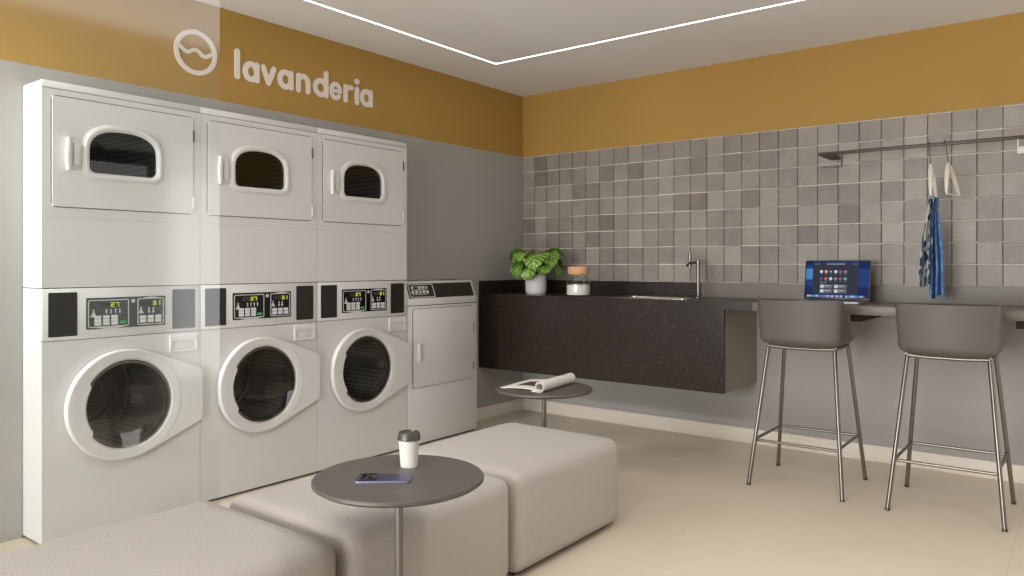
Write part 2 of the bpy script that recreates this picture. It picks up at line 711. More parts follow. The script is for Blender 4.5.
# glazed tile panel on the back wall, each tile slightly out of true
TZ0, TH, TW = 1.072, 0.1256, 0.1232
bm = new()
tone = bm.loops.layers.float_color.new('tone')
x = 0.0
cols = int(4.4 / TW)
rt = random.Random(3)
for i in range(cols):
    for k in range(8):
        x0, x1 = i * TW + 0.0006 + rt.uniform(0, 0.0012), (i + 1) * TW - 0.0006 - rt.uniform(0, 0.0012)
        z0, z1 = TZ0 + k * TH + 0.0022, TZ0 + (k + 1) * TH - 0.0022
        dz = rt.uniform(-0.0021, 0.0021); z0 += dz; z1 += dz * 0.6
        cx, cz = (x0 + x1) / 2, (z0 + z1) / 2
        ax, az = rt.gauss(0, 0.018), rt.gauss(0, 0.024)
        yo = -0.011 + rt.uniform(-0.0012, 0.0012)
        tv = min(1, max(0, rt.gauss(0.5, 0.19)))
        e = 0.0028
        fr = []
        bk = []
        for (px, pz, sx, sz) in ((x0, z0, 1, 1), (x1, z0, -1, 1), (x1, z1, -1, -1), (x0, z1, 1, -1)):
            bk.append(bm.verts.new((px, -0.002, pz)))
            qx, qz = px + sx * e * rt.uniform(0.4, 1.2), pz + sz * e * rt.uniform(0.4, 1.2)
            fr.append(bm.verts.new((qx, min(-0.0045, yo + ax * (qx - cx) + az * (qz - cz)), qz)))
        faces = [bm.faces.new(fr)]
        for a in range(4):
            b = (a + 1) % 4
            faces.append(bm.faces.new((bk[a], bk[b], fr[b], fr[a])))
        for f in faces:
            for lp in f.loops:
                lp[tone] = (tv, tv, tv, 1)
tile = structure('tile_panel', bm, M['tile'], wall_back, smooth=0)
bm = new(); box(bm, 0.001, cols * TW, -0.003, 0, TZ0 - 0.002, TZ0 + 8 * TH)
structure('grout_bed', bm, M['grout'], tile, smooth=0)

bm = new(); box(bm, 0.0, XR, -0.014, 0, 0, 0.098)
structure('baseboard_back', bm, M['baseboard'], bevel=0.003)
bm = new(); box(bm, 0, 0.014, Y3 + 0.004, -0.0145, 0, 0.098)
structure('baseboard_left', bm, M['baseboard'], bevel=0.003)

# unseen window for the daylight; glowing door added to reflect in the pane
door = bpy.data.objects.new('added_door', None); COL.objects.link(door); door['kind'] = 'structure'
bm = new(); ring(bm, [(-1.25, 0), (-0.25, 0), (-0.25, 2.5), (-1.25, 2.5)], [(-1.17, 0.08), (-0.33, 0.08), (-0.33, 2.42), (-1.17, 2.42)], 'x', XR, XR + 0.06)
structure('door_frame', bm, M['dark_metal'], door)
bm = new(); box(bm, XR + 0.025, XR + 0.035, -1.17, -0.33, 0.08, 2.42)
dg = emission('added_door_glow', (1.0, 0.98, 0.95, 1), 1.5)
structure('door_pane', bm, dg, door)
win = bpy.data.objects.new('window_1', None); COL.objects.link(win); win['kind'] = 'structure'
bm = new(); ring(bm, [(0.2, 0.3), (3.6, 0.3), (3.6, 2.0), (0.2, 2.0)], [(0.28, 0.38), (3.52, 0.38), (3.52, 1.92), (0.28, 1.92)], 'y', YF - 0.08, YF)
structure('window_frame', bm, M['dark_metal'], win)
bm = new(); box(bm, 0.28, 3.52, YF - 0.05, YF - 0.04, 0.38, 1.92)
structure('window_pane', bm, emission('daylit_window', (1.0, 0.95, 0.88, 1), 2.0), win)

# ------------------------------------------------------------------ lines of light
led = thing('ceiling_light', 'thin recessed line of white light turning a corner in the ceiling', 'ceiling light', (LX, LY, H))
bm = new(); box(bm, -w, w, -4.46, w, 0.001, 0.012)
build('diffuser', bm, M['led'], led, smooth=0)
bm = new(); box(bm, w, 3.43, -w, w, 0.001, 0.012)
build('diffuser', bm, M['led'], led, smooth=0)

# glowing panel added unseen above the benches, for light and pane reflection
pl = thing('added_glow_panel', 'unseen glowing panel added above the benches for the pane reflection', 'ceiling light', (2.3, -3.3, H))
bm = new(); ring(bm, [(-0.8, -1.05), (0.8, -1.05), (0.8, 1.05), (-0.8, 1.05)], [(-0.77, -1.02), (0.77, -1.02), (0.77, 1.02), (-0.77, 1.02)], 'z', -0.05, 0)
build('glow_panel_frame', bm, M['white_paint'], pl)
bm = new(); box(bm, -0.77, 0.77, -1.02, 1.02, -0.045, -0.04)
build('glow_panel_face', bm, emission('added_panel_glow', (0.97, 0.98, 1.0, 1), 2.7), pl)

# ------------------------------------------------------------------ glass partition at the left of the picture
gp = tag(thing('glass_partition', 'tall clear glass pane standing between left bench and first washer', 'glass partition', (1.225, -3.466, 0)), kind='thing')
bm = new(); box(bm, -0.005, 0.005, -4.6, 0.0, 0.012, H - 0.012)
build('pane', bm, M['pane'], gp, smooth=0)
for nm, z0, z1 in (('floor_channel', 0.0, 0.022), ('head_channel', H - 0.022, H)):
    bm = new()
    box(bm, -0.012, -0.0052, -4.6, 0, z0, z1); box(bm, 0.0052, 0.012, -4.6, 0, z0, z1); box(bm, -0.0052, 0.0052, -4.6, 0, z0 if z0 < 1 else z1 - 0.01, z0 + 0.01 if z0 < 1 else z1)
    build(nm, bm, M['steel'], gp, smooth=0)

# ------------------------------------------------------------------ sign lettering
SX = 0.007
SXK = 0


def stroke(bm, pts, w, closed=False):
    """flat rounded-end stroke standing SX proud of the left wall; pts are (y,z)"""
    n = len(pts)
    L, Rr = [], []
    for i in range(n):
        if closed:
            a, b = Vector(pts[i - 1]), Vector(pts[(i + 1) % n])
        else:
            a, b = Vector(pts[max(0, i - 1)]), Vector(pts[min(n - 1, i + 1)])
        t = (b - a).normalized()
        nrm = Vector((-t.y, t.x))
        p = Vector(pts[i])
        L.append(tuple(p + nrm * w / 2)); Rr.append(tuple(p - nrm * w / 2))
    if closed:
        ring(bm, L, Rr, 'x', 0.0, SX)
        return
    global SXK
    SXK = (SXK + 1) % 3
    x1 = SX + 0.0004 * SXK
    quads = [[L[i], L[i + 1], Rr[i + 1], Rr[i]] for i in range(n - 1)]
    va = [[bm.verts.new((x, p[0], p[1])) for p in row] for row in (L, Rr) for x in (0.0, x1)]
    La, Lb, Ra, Rb = va
    for i in range(n - 1):
        bm.faces.new((Lb[i], Lb[i + 1], Rb[i + 1], Rb[i]))
        bm.faces.new((La[i + 1], La[i], Ra[i], Ra[i + 1]))
        bm.faces.new((La[i], La[i + 1], Lb[i + 1], Lb[i]))
        bm.faces.new((Ra[i + 1], Ra[i], Rb[i], Rb[i + 1]))
    for k, q in ((0, 1), (n - 1, n - 2)):
        t = (Vector(pts[k]) - Vector(pts[q])).normalized()
        a0 = math.atan2(t.y, t.x)
        ps = [(pts[k][0] + w / 2 * math.cos(a0 + PI * (j / 8 - 0.5)), pts[k][1] + w / 2 * math.sin(a0 + PI * (j / 8 - 0.5))) for j in range(9)]
        prism(bm, ps, 'x', 0.0, x1)


def arc(cy, cz, rx, rz, a0, a1, n=22):
    return [(cy + rx * math.cos(math.radians(a0 + (a1 - a0) * i / n)), cz + rz * math.sin(math.radians(a0 + (a1 - a0) * i / n))) for i in range(n + 1)]


BZ, XHT, SW = 2.214, 0.116, 0.031
sign = thing('wall_lettering', 'white raised lettering reading lavanderia on the ochre band', 'sign', (0.0, -2.14, BZ))


def letter(ch, y0, y1, up=0.0):
    bm = new()
    h = SW / 2
    a, b = y0 + h, y1 - h
    zc, rz = XHT / 2, XHT / 2 - h
    if ch == 'l':
        stroke(bm, [(a, h), (a, 0.168 - h)], SW)
    elif ch in 'ad':
        ry = (b - a) / 2
        stroke(bm, [(a + ry + ry * math.cos(2 * PI * i / 40), zc + rz * math.sin(2 * PI * i / 40)) for i in range(40)], SW, True)
        stroke(bm, [(b, h), (b, (XHT if ch == 'a' else 0.166) - h)], SW)
    elif ch == 'v':
        m = (a + b) / 2
        stroke(bm, [(a, XHT - h), (m, h)], SW)
        stroke(bm, [(b, XHT - h), (m, h)], SW)
    elif ch == 'n':
        stroke(bm, [(a, h), (a, XHT - h)], SW)
        ry = (b - a) / 2
        stroke(bm, [(a, zc)] + arc(a + ry, XHT - h - ry * 1.05, ry, ry * 1.05, 175, 0) + [(b, h)], SW)
    elif ch == 'e':
        ry = (b - a) / 2
        stroke(bm, [(b, zc)] + arc(a + ry, zc, ry, rz, 4, 318, 34), SW * 0.92)
        stroke(bm, [(a, zc), (b, zc)], SW * 0.72)
    elif ch == 'r':
        stroke(bm, [(a, h), (a, XHT - h)], SW)
        ry = (b - a)
        stroke(bm, arc(a + ry, XHT - h - ry * 0.9, ry, ry * 0.9, 178, 78, 12), SW)
    elif ch == 'i':
        stroke(bm, [(a, h), (a, XHT - h)], SW)
        prism(bm, circle(a, XHT + 0.033, 0.019, 20), 'x', 0, SX)
    for v in bm.verts:
        v.co.y += 2.14
    o = build('letter', bm, M['sign_white'], sign)
    o['label'] = 'letter ' + ch
    return o


for ch, y0, y1 in (('l', -2.637, -2.604), ('a', -2.588, -2.484), ('v', -2.474, -2.374), ('a', -2.364, -2.257), ('n', -2.236, -2.136), ('d', -2.114, -2.002),
                   ('e', -1.994, -1.896), ('r', -1.882, -1.812), ('i', -1.789, -1.756), ('a', -1.748, -1.643)):
    letter(ch, y0, y1)

logo = thing('wall_emblem', 'white ring emblem with a wavy line inside, left of the lettering', 'emblem', (0.0, -2.862, 2.306))
bm = new()
stroke(bm, [(0.107 * math.cos(2 * PI * i / 56), 0.106 * math.sin(2 * PI * i / 56)) for i in range(56)], 0.024, True)
build('ring', bm, M['sign_white'], logo)
bm = new()
stroke(bm, [(-0.098 + 0.196 * i / 40, 0.010 - 0.014 * (i / 40) + 0.0115 * math.cos(4 * PI * i / 40)) for i in range(41)], 0.020)
for v in bm.verts: v.co.x *= 0.8
build('wave', bm, M['sign_white'], logo)

# ------------------------------------------------------------------ stacked washer and dryer (origin on the floor, centre of the unit, wall plane)
FX = 0.200     # front face
HWD = 0.3555


SEGS = {'0': 'abcdef', '1': 'bc', '2': 'abged', '3': 'abgcd', '7': 'abc'}


def seven_seg(bm, ch, y, z, wd, ht, x, th):
    q = {'a': ((0, ht), (wd, ht)), 'b': ((wd, ht / 2), (wd, ht)), 'c': ((wd, 0), (wd, ht / 2)), 'd': ((0, 0), (wd, 0)), 'e': ((0, 0), (0, ht / 2)), 'f': ((0, ht / 2), (0, ht)), 'g': ((0, ht / 2), (wd, ht / 2))}
    for s in SEGS[ch]:
        (ya, za), (yb, zb) = q[s]
        sk = 0.18
        box(bm, x, x + 0.0006, y + min(ya, yb) - th / 2 + za * 0, y + max(ya, yb) + th / 2, z + min(za, zb) - th / 2, z + max(za, zb) + th / 2)


def d_outline(c, hw, z0, z1, zs, r, n=24):
    """flat-bottomed window with an arched top: c centre, zs springing height"""
    pts = []
    for i in range(n + 1):
        t = PI * i / n
        ex = 0.80
        cy, sz = math.cos(t), math.sin(t)
        pts.append((c + hw * math.copysign(abs(cy) ** ex, cy), zs + (z1 - zs) * abs(sz) ** ex))
    for cx, a in ((c - hw + r, PI), (c + hw - r, 1.5 * PI)):
        for i in range(7):
            t = a + PI / 2 * i / 6
            pts.append((cx + r * math.cos(t), z0 + r + r * math.sin(t)))
    return pts


def make_stack():
    t = thing('stacked_washer_dryer', 'white stacked laundry unit at the left end, its side showing', 'washer dryer', (0, -3.3075, 0), 0, 'stacked laundry units along the left wall')
    BX = -0.52
    # ---- dryer cabinet
    bm = new()
    dg = d_outline(-0.0175, 0.160, 1.597, 1.808, 1.70, 0.03)
    out = ray_rect(dg, (-0.0175, 1.69), -HWD, HWD, 1.098, 1.950)
    ring(bm, out, dg, 'x', FX - 0.02, FX)
    box(bm, BX, FX - 0.02, -HWD, -HWD + 0.02, 1.098, 1.95)
    box(bm, BX, FX - 0.02, HWD - 0.02, HWD, 1.098, 1.95)
    box(bm, BX, FX - 0.02, -HWD + 0.02, HWD - 0.02, 1.098, 1.118)
    box(bm, BX, BX + 0.02, -HWD + 0.02, HWD - 0.02, 1.118, 1.95)
    dc = build('dryer_cabinet', bm, M['enamel'], t, smooth=14)
    bm = new(); box(bm, BX, FX, -HWD, HWD, 1.9525, 1.983)
    build('top_panel', bm, M['enamel'], t, bevel=0.004)
    bm = new(); box(bm, BX + 0.01, FX - 0.004, -HWD + 0.004, HWD - 0.004, 1.950, 1.9525)
    build('seam', bm, M['seam'], dc, smooth=0)
    bm = new(); box(bm, FX - 0.001, FX + 0.0004, -HWD + 0.006, HWD - 0.006, 1.399, 1.4005)
    build('panel_line', bm, M['enamel_joint'], dc, smooth=0)
    # dryer drum seen through the window
    bm = new()
    tube(bm, [(BX + 0.1, 0, 1.62), (FX - 0.045, 0, 1.62)], 0.26, 48, caps=False)
    for v in bm.verts: v.co.z -= 1.62
    dd = build('dryer_drum', bm, M['drum'], t); dd.location = (0, 0, 1.62)
    bm = new(); prism(bm, circle(0, 0, 0.26, 48), 'x', 0, 0.008)
    db = build('drum_back', bm, M['drum_back'], dd); db.location = (BX + 0.09, 0, 0)
    # ---- dryer door
    bm = new()
    outl = [(-0.3175, 1.447), (0.3175, 1.447), (0.3175, 1.920), (-0.3175, 1.920)]
    bm2 = rrect(-0.3175, 0.3175, 1.447, 1.920, 0.02, 4)
    hole = d_outline(-0.0175, 0.150, 1.605, 1.798, 1.70, 0.03)
    # outer outline resampled on the same rays so plate and hole have matching points
    oo = ray_rect(hole, (-0.0175, 1.69), -0.3175, 0.3175, 1.447, 1.920)
    ring(bm, oo, hole, 'x', FX + 0.001, FX + 0.006)
    dr = build('dryer_door', bm, M['enamel'], t, smooth=14, bevel=0.0012)
    # dark gap round the door
    bm = new()
    ring(bm, rrect(-0.3212, 0.3212, 1.4433, 1.9240, 0.022, 4), rrect(-0.30, 0.30, 1.465, 1.90, 0.01, 4), 'x', FX + 0.0002, FX + 0.001)
    build('door_gasket', bm, M['seam'], dr, smooth=0)
    bm = new()
    fo = d_outline(-0.0175, 0.181, 1.572, 1.830, 1.70, 0.05)
    fm = d_outline(-0.0175, 0.173, 1.580, 1.822, 1.70, 0.045)
    fi = d_outline(-0.0175, 0.157, 1.597, 1.806, 1.70, 0.032)
    gi = d_outline(-0.0175, 0.150, 1.604, 1.799, 1.70, 0.028)
    ring(bm, fo, gi, 'x', FX + 0.006, FX + 0.011)
    ring(bm, fm, fi, 'x', FX + 0.011, FX + 0.018)
    build('window_frame', bm, M['enamel_part'], dr, smooth=40, bevel=0.002)
    bm = new(); prism(bm, d_outline(-0.0175, 0.1495, 1.6045, 1.7985, 1.70, 0.028), 'x', FX + 0.001, FX + 0.004)
    build('window_glass', bm, M['door_glass'], dr, smooth=0)
    # door handle: bowed grip beside the window
    bm = new()
    box(bm, FX + 0.006, FX + 0.010, -0.262, -0.2, 1.612, 1.742)
    prism(bm, [(-0.262, 1.606), (-0.254, 1.606), (-0.250, 1.64), (-0.249, 1.68), (-0.250, 1.715), (-0.254, 1.748), (-0.262, 1.748), (-0.266, 1.715), (-0.268, 1.68), (-0.266, 1.64)], 'x', FX + 0.006, FX + 0.028)
    box(bm, FX + 0.006, FX + 0.018, -0.236, -0.208, 1.63, 1.726)
    build('door_handle', bm, M['enamel_part'], dr, bevel=0.002)
    for z in (1.83, 1.50):
        bm = new(); tube(bm, [(FX + 0.005, 0.3195, z - 0.028), (FX + 0.005, 0.3195, z + 0.028)], 0.0052, 10)
        build('hinge', bm, M['dark_metal'] if z > 1.6 else M['enamel_part'], dr)
    # ---- washer cabinet
    bm = new()
    hc = circle(-0.004, 0.560, 0.215, 96)
    out = ray_rect(hc, (-0.004, 0.560), -HWD, HWD, 0.012, 0.868)
    ring(bm, out, hc, 'x', FX - 0.02, FX)
    box(bm, BX, FX - 0.02, -HWD, -HWD + 0.02, 0.012, 1.094)
    box(bm, BX, FX - 0.02, HWD - 0.02, HWD, 0.012, 1.094)
    box(bm, BX, FX - 0.02, -HWD + 0.02, HWD - 0.02, 1.074, 1.094)
    box(bm, BX, FX - 0.02, -HWD + 0.02, HWD - 0.02, 0.012, 0.05)
    box(bm, BX, BX + 0.02, -HWD + 0.02, HWD - 0.02, 0.05, 1.074)
    wc = build('washer_cabinet', bm, M['enamel'], t, smooth=14)
    bm = new(); box(bm, BX + 0.02, FX - 0.012, -HWD + 0.01, HWD - 0.01, 0, 0.012)
    build('plinth', bm, M['plinth'], t, smooth=0)
    bm = new(); box(bm, BX + 0.01, FX - 0.005, -HWD + 0.004, HWD - 0.004, 1.094, 1.098)
    build('seam', bm, M['seam'], wc, smooth=0)
    # ---- control fascia
    bm = new(); box(bm, FX - 0.02, FX + 0.003, -HWD, HWD, 0.8705, 1.094)
    fa = build('control_fascia', bm, M['enamel'], t, bevel=0.003)
    for y0, y1 in ((-0.332, -0.217), (0.212, 0.327)):
        bm = new(); prism(bm, rrect(y0, y1, 0.887, 1.077, 0.004, 3), 'x', FX + 0.003, FX + 0.005)
        o = build('black_cover_plate', bm, M['black_plastic'], fa, smooth=0)
    bm = new(); prism(bm, rrect(-0.180, 0.175, 0.910, 1.049, 0.004, 3), 'x', FX + 0.003, FX + 0.006)
    cp = build('control_panel', bm, M['black_gloss'], t, smooth=0)
    X0 = FX + 0.006
    for (y0, y1, z0, z1) in ((-0.173, 0.005, 0.917, 1.040), (0.044, 0.168, 0.917, 1.041)):
        bm = new()
        ring(bm, rrect(y0, y1, z0, z1, 0.008, 4), rrect(y0 + 0.004, y1 - 0.004, z0 + 0.004, z1 - 0.004, 0.005, 4), 'x', X0, X0 + 0.0008)
        if y0 < 0:     # the crescent swoosh of the panel print
            prism(bm, [(-0.15, 0.918)] + [(-0.15 + 0.15 * i / 10, 0.918 - 0.009 * math.sin(PI * i / 10)) for i in range(1, 10)] + [(0.0, 0.918)], 'x', X0, X0 + 0.0009)
        else:
            prism(bm, [(0.06, 1.039)] + [(0.06 + 0.10 * i / 10, 1.039 + 0.008 * math.sin(PI * i / 10)) for i in range(1, 10)] + [(0.16, 1.039)], 'x', X0, X0 + 0.0009)
        build('printed_outline', bm, M['grey_line'], cp, smooth=0)
    for (y0, y1) in ((-0.125, -0.035), (0.06, 0.15)):
        bm = new(); box(bm, X0, X0 + 0.0005, y0, y1, 1.006, 1.028)
        build('display_window', bm, M['lcd'], cp, smooth=0)
    for ch, y, z in (('2', -0.074, 1.008), ('7', -0.053, 1.008), ('3', 0.118, 1.008), ('1', 0.138, 1.008)):
        bm = new(); seven_seg(bm, ch, y, z, 0.011, 0.017, X0 + 0.0006, 0.004)
        build('display_digit', bm, M['digits'], cp, smooth=0)
    def icon(fn):
        bm = new(); fn(bm)
        build('printed_icon', bm, M['grey_line'], cp, smooth=0)
    for (y, z, q) in ((-0.150, 0.978, 0.014), (0.060, 0.983, 0.013)):
        icon(lambda bm: (prism(bm, [(y - q, z - q), (y + q, z - q), (y, z + q)], 'x', X0, X0 + 0.0007), box(bm, X0, X0 + 0.0008, y - 0.003, y + 0.003, z + q - 0.002, z + q + 0.005)))
    for y in (-0.095, -0.075, -0.055, -0.036):
        icon(lambda bm: (prism(bm, circle(y, 0.993, 0.0038, 10), 'x', X0, X0 + 0.0007), box(bm, X0, X0 + 0.0008, y - 0.0022, y + 0.0022, 0.977, 0.991)))
    for y in (0.098, 0.118):
        icon(lambda bm: (prism(bm, circle(y, 0.992, 0.0045, 10), 'x', X0, X0 + 0.0007), prism(bm, [(y - 0.006, 0.972), (y + 0.006, 0.972), (y, 0.992)], 'x', X0, X0 + 0.0008)))
    bm = new(); prism(bm, circle(0.024, 1.030, 0.009, 18), 'x', X0, X0 + 0.001)
    build('sensor_window', bm, M['grey_line'], cp, smooth=0)
    for i in range(3):
        for k in range(3):
            bm = new(); prism(bm, rrect(-0.146 + i * 0.036, -0.118 + i * 0.036, 0.926 + k * 0.0150, 0.9395 + k * 0.0150, 0.002, 2), 'x', X0, X0 + 0.003)
            build('key', bm, M['key_white'], cp, smooth=0)
    for i in range(3):
        for k in range(2):
            bm = new(); prism(bm, rrect(0.055 + i * 0.036, 0.083 + i * 0.036, 0.927 + k * 0.018, 0.943 + k * 0.018, 0.002, 2), 'x', X0, X0 + 0.003)
            build('key', bm, M['key_white'], cp, smooth=0)
    bm = new(); prism(bm, rrect(-0.038, -0.010, 0.928, 0.942, 0.004, 4), 'x', X0, X0 + 0.003)
    tag(build('start_key', bm, M['green_key'], cp, smooth=0), 'green start key')
    # ---- soap drawer
    bm = new()
    ring(bm, rrect(0.197, 0.339, 0.772, 0.860, 0.004, 3), rrect(0.209, 0.327, 0.784, 0.826, 0.004, 3), 'x', FX, FX + 0.010)
    box(bm, FX, FX + 0.004, 0.209, 0.327, 0.784, 0.826)
    sd = build('soap_drawer', bm, M['enamel_part'], t, bevel=0.0015)
    # ---- washer door: plate with the hinge tab, rounded ring, glass
    cy, cz = -0.004, 0.560
    bm = new()
    N = 96
    tab = [(0.352, 0.688), (0.356, 0.675), (0.356, 0.440), (0.350, 0.432)]
    op = []
    inn = circle(cy, cz, 0.222, N)
    # convex hull of the ring and the tab, resampled along the rays of the inner circle
    hull_pts = [(cy + (0.250 + 0.018 * max(0.0, -math.cos(q))) * math.cos(q), cz + (0.250 + 0.018 * max(0.0, -math.cos(q))) * math.sin(q)) for q in [2 * PI * i / 180 for i in range(180)]] + tab

    def hull(P):
        P = sorted(set(P))
        def half(Q):
            h = []
            for p in Q:
                while len(h) >= 2 and (h[-1][0] - h[-2][0]) * (p[1] - h[-2][1]) - (h[-1][1] - h[-2][1]) * (p[0] - h[-2][0]) <= 0:
                    h.pop()
                h.append(p)
            return h[:-1]
        return half(P) + half(list(reversed(P)))
    hp = hull(hull_pts)

    def cast(p):
        d = Vector((p[0] - cy, p[1] - cz)).normalized()
        best = 0
        for i in range(len(hp)):
            a, b = Vector(hp[i]) - Vector((cy, cz)), Vector(hp[(i + 1) % len(hp)]) - Vector((cy, cz))
            e = b - a
            den = d.x * e.y - d.y * e.x
            if abs(den) < 1e-12: continue
            tt = (a.x * e.y - a.y * e.x) / den
            ss = (a.x * d.y - a.y * d.x) / den
            if tt > 0 and -1e-6 <= ss <= 1 + 1e-6: best = max(best, tt)
        return (cy + d.x * best, cz + d.y * best)
    op = [cast(p) for p in inn]
    for corner in tab:
        k = min(range(N), key=lambda i: (op[i][0] - corner[0]) ** 2 + (op[i][1] - corner[1]) ** 2)
        op[k] = corner
    ring(bm, op, inn, 'x', FX + 0.002, FX + 0.028)
    dp = build('washer_door', bm, M['enamel_part'], t, smooth=14, bevel=0.003)
    bm = new()
    # cross-section of the ring, swept round; the inner edge steps inwards along the left (grip) side
    secs = []
    for i in range(N):
        a = 2 * PI * i / N
        deg = math.degrees(a)
        lobe = 148 <= deg <= 216
        ri = 0.183 if lobe else 0.199
        ex_ = 0.004 + 0.018 * max(0.0, -math.cos(a))
        hh = 0.0292 + 0.0080 * max(0.0, min(1.0, 0.35 - math.cos(a)))
        R_ = 0.245 + ex_
        prof = [(R_, 0.020), (R_, hh - 0.004), (R_ - 0.0025, hh - 0.001), (R_ - 0.007, hh), (0.224 + 0.5 * ex_, hh - 0.0015), (ri + 0.010, hh - 0.003), (ri + 0.001, hh - 0.013), (ri, 0.004), (0.222, 0.004)]
        secs.append([bm.verts.new((FX + h, cy + r * math.cos(a), cz + r * math.sin(a))) for r, h in prof])
    for i in range(N):
        a, b = secs[i], secs[(i + 1) % N]
        for k in range(len(a)):
            k2 = (k + 1) % len(a)
            bm.faces.new((a[k], b[k], b[k2], a[k2]))
    build('door_ring', bm, M['enamel_part'], dp, smooth=16)
    bm = new()   # domed glass
    prof = [(0.0, 0.012), (0.06, 0.013), (0.12, 0.016), (0.17, 0.022), (0.200, 0.028)]
    rings = []
    for r, h in prof:
        rings.append([bm.verts.new((FX + h, cy + r * math.cos(2 * PI * k / 48), cz + r * math.sin(2 * PI * k / 48))) for k in range(48)] if r else [bm.verts.new((FX + h, cy, cz))])
    for a, b in zip(rings, rings[1:]):
        for k in range(48):
            j = (k + 1) % 48
            bm.faces.new((a[0], b[j], b[k]) if len(a) == 1 else (a[k], a[j], b[j], b[k]))
    build('door_glass', bm, M['door_glass'], dp)
    bm = new()   # steel bezel between ring and glass
    ring(bm, circle(cy, cz, 0.1955, 64), circle(cy, cz, 0.188, 64), 'x', FX + 0.006, FX + 0.020)
    build('glass_bezel', bm, M['steel'], dp)
    # ---- drum
    bm = new()
    tube(bm, [(-0.28, 0, 0), (FX - 0.06, 0, 0)], 0.255, 64, caps=False)
    tube(bm, [(FX - 0.06, 0, 0), (FX - 0.03, 0, 0)], [0.255, 0.205], 64, caps=False)
    wd = build('washer_drum', bm, M['drum'], t); wd.location = (0, cy, cz)
    bm = new(); prism(bm, circle(0, 0, 0.255, 64), 'x', -0.01, 0)
    b2 = build('drum_back', bm, M['drum_back'], wd); b2.location = (-0.28, 0, 0)
    for r, x in ((0.10, -0.279), (0.165, -0.275), (0.225, -0.268)):
        bm = new()
        tube(bm, [(x + 0.008, r * math.cos(2 * PI * k / 48), r * math.sin(2 * PI * k / 48)) for k in range(48)], 0.010, 10, closed=True)
        build('drum_rib', bm, M['steel'], wd)
    for k in range(3):
        a = PI / 2 + 0.5 + k * 2 * PI / 3
        bm = new()
        prism(bm, [(-0.035, -0.012), (0.035, -0.012), (0.012, 0.06), (-0.012, 0.06)], 'x', -0.26, 0.10)
        o = build('drum_paddle', bm, M['steel'], wd, bevel=0.006)
        o.location = (0, 0.247 * math.cos(a), 0.247 * math.sin(a)); o.rotation_euler = (a + PI / 2, 0, 0)
    bm = new(); ring(bm, circle(cy, cz, 0.2149, 64), circle(cy, cz, 0.186, 64), 'x', FX - 0.03, FX + 0.0035)
    build('door_boot', bm, M['rubber'], t)
    return t


st = make_stack()
st2 = dup(st, (0, -2.5945, 0), 'white stacked laundry unit in the middle of the row of three')
st3 = dup(st, (0, -1.8815, 0), 'white stacked laundry unit beside the shorter single dryer')

# ------------------------------------------------------------------ single dryer with the sloping console
dt = thing('tumble_dryer', 'shorter white single dryer with sloping dark control console beside counter', 'dryer', (0, -1.1715, 0))
hw = 0.349
bm = new()
prism(bm, [(-0.52, 0.012), (FX, 0.012), (FX, 0.922), (-0.52, 0.922)], 'y', -hw, hw)
cab = build('cabinet', bm, M['enamel'], dt, bevel=0.004)
bm = new(); box(bm, -0.5, FX - 0.012, -hw + 0.01, hw - 0.01, 0, 0.012)
build('plinth', bm, M['plinth'], dt, smooth=0)
bm = new(); box(bm, -0.5, FX - 0.004, -hw + 0.004, hw - 0.004, 0.922, 0.926)
build('seam', bm, M['seam'], cab, smooth=0)
bm = new()
prism(bm, [(-0.52, 0.926), (FX, 0.926), (FX, 0.958), (0.150, 1.084), (-0.52, 1.084)], 'y', -hw, hw)
con = build('console', bm, M['enamel'], dt, bevel=0.004)
# the sloping face: a frame in console coordinates. s along the slope from the front edge, y across
A = Vector((FX, 0, 0.958)); B = Vector((0.150, 0, 1.084))
sl = (B - A).normalized(); nr = Vector((sl.z, 0, -sl.x))
LN = (B - A).length


def slope_plate(bm, pts, h0, h1):
    n = len(pts)
    va = [bm.verts.new(A + sl * s + Vector((0, y, 0)) + nr * h0) for y, s in pts]
    vb = [bm.verts.new(A + sl * s + Vector((0, y, 0)) + nr * h1) for y, s in pts]
    bm.faces.new(va); bm.faces.new(list(reversed(vb)))
    for i in range(n):
        bm.faces.new((va[i], vb[i], vb[(i + 1) % n], va[(i + 1) % n]))


bm = new(); slope_plate(bm, [(-0.322, 0.016), (0.322, 0.016), (0.322, LN - 0.016), (-0.322, LN - 0.016)], 0.0, 0.002)
pn = build('control_panel', bm, M['black_plastic'], dt, smooth=0)
bm = new()
oo = rrect(-0.312, -0.075, 0.020, LN - 0.020, 0.014, 4); ii = rrect(-0.304, -0.083, 0.026, LN - 0.026, 0.010, 4)
for i in range(len(oo)):
    j = (i + 1) % len(oo)
    slope_plate(bm, [oo[i], oo[j], ii[j], ii[i]], 0.002, 0.003)
for s in (0.040, 0.075, 0.096):
    slope_plate(bm, [(-0.285, s), (-0.15, s), (-0.15, s + 0.004), (-0.285, s + 0.004)], 0.002, 0.003)
build('printed_outline', bm, M['grey_line'], pn, smooth=0)
for i in range(5):
    for s in (0.048, 0.082):
        if i == 1 and s > 0.06: continue
        bm = new(); slope_plate(bm, rrect(-0.290 + i * 0.034, -0.268 + i * 0.034, s, s + 0.014 if s > 0.06 else s + 0.022, 0.004, 2), 0.002, 0.005)
        build('key', bm, M['key_white'] if (i + int(s * 100)) % 3 else M['grey_line'], pn, smooth=0)
bm = new(); ring(bm, rrect(-0.303, 0.300, 0.382, 0.906, 0.004, 3), rrect(-0.29, 0.287, 0.395, 0.893, 0.004, 3), 'x', FX, FX + 0.003)
gk = build('door_gasket', bm, M['seam'], dt, smooth=0)
bm = new(); prism(bm, rrect(-0.300, 0.297, 0.385, 0.903, 0.004, 3), 'x', FX + 0.003, FX + 0.007)
dd = build('dryer_door', bm, M['enamel'], dt, bevel=0.001)
bm = new()
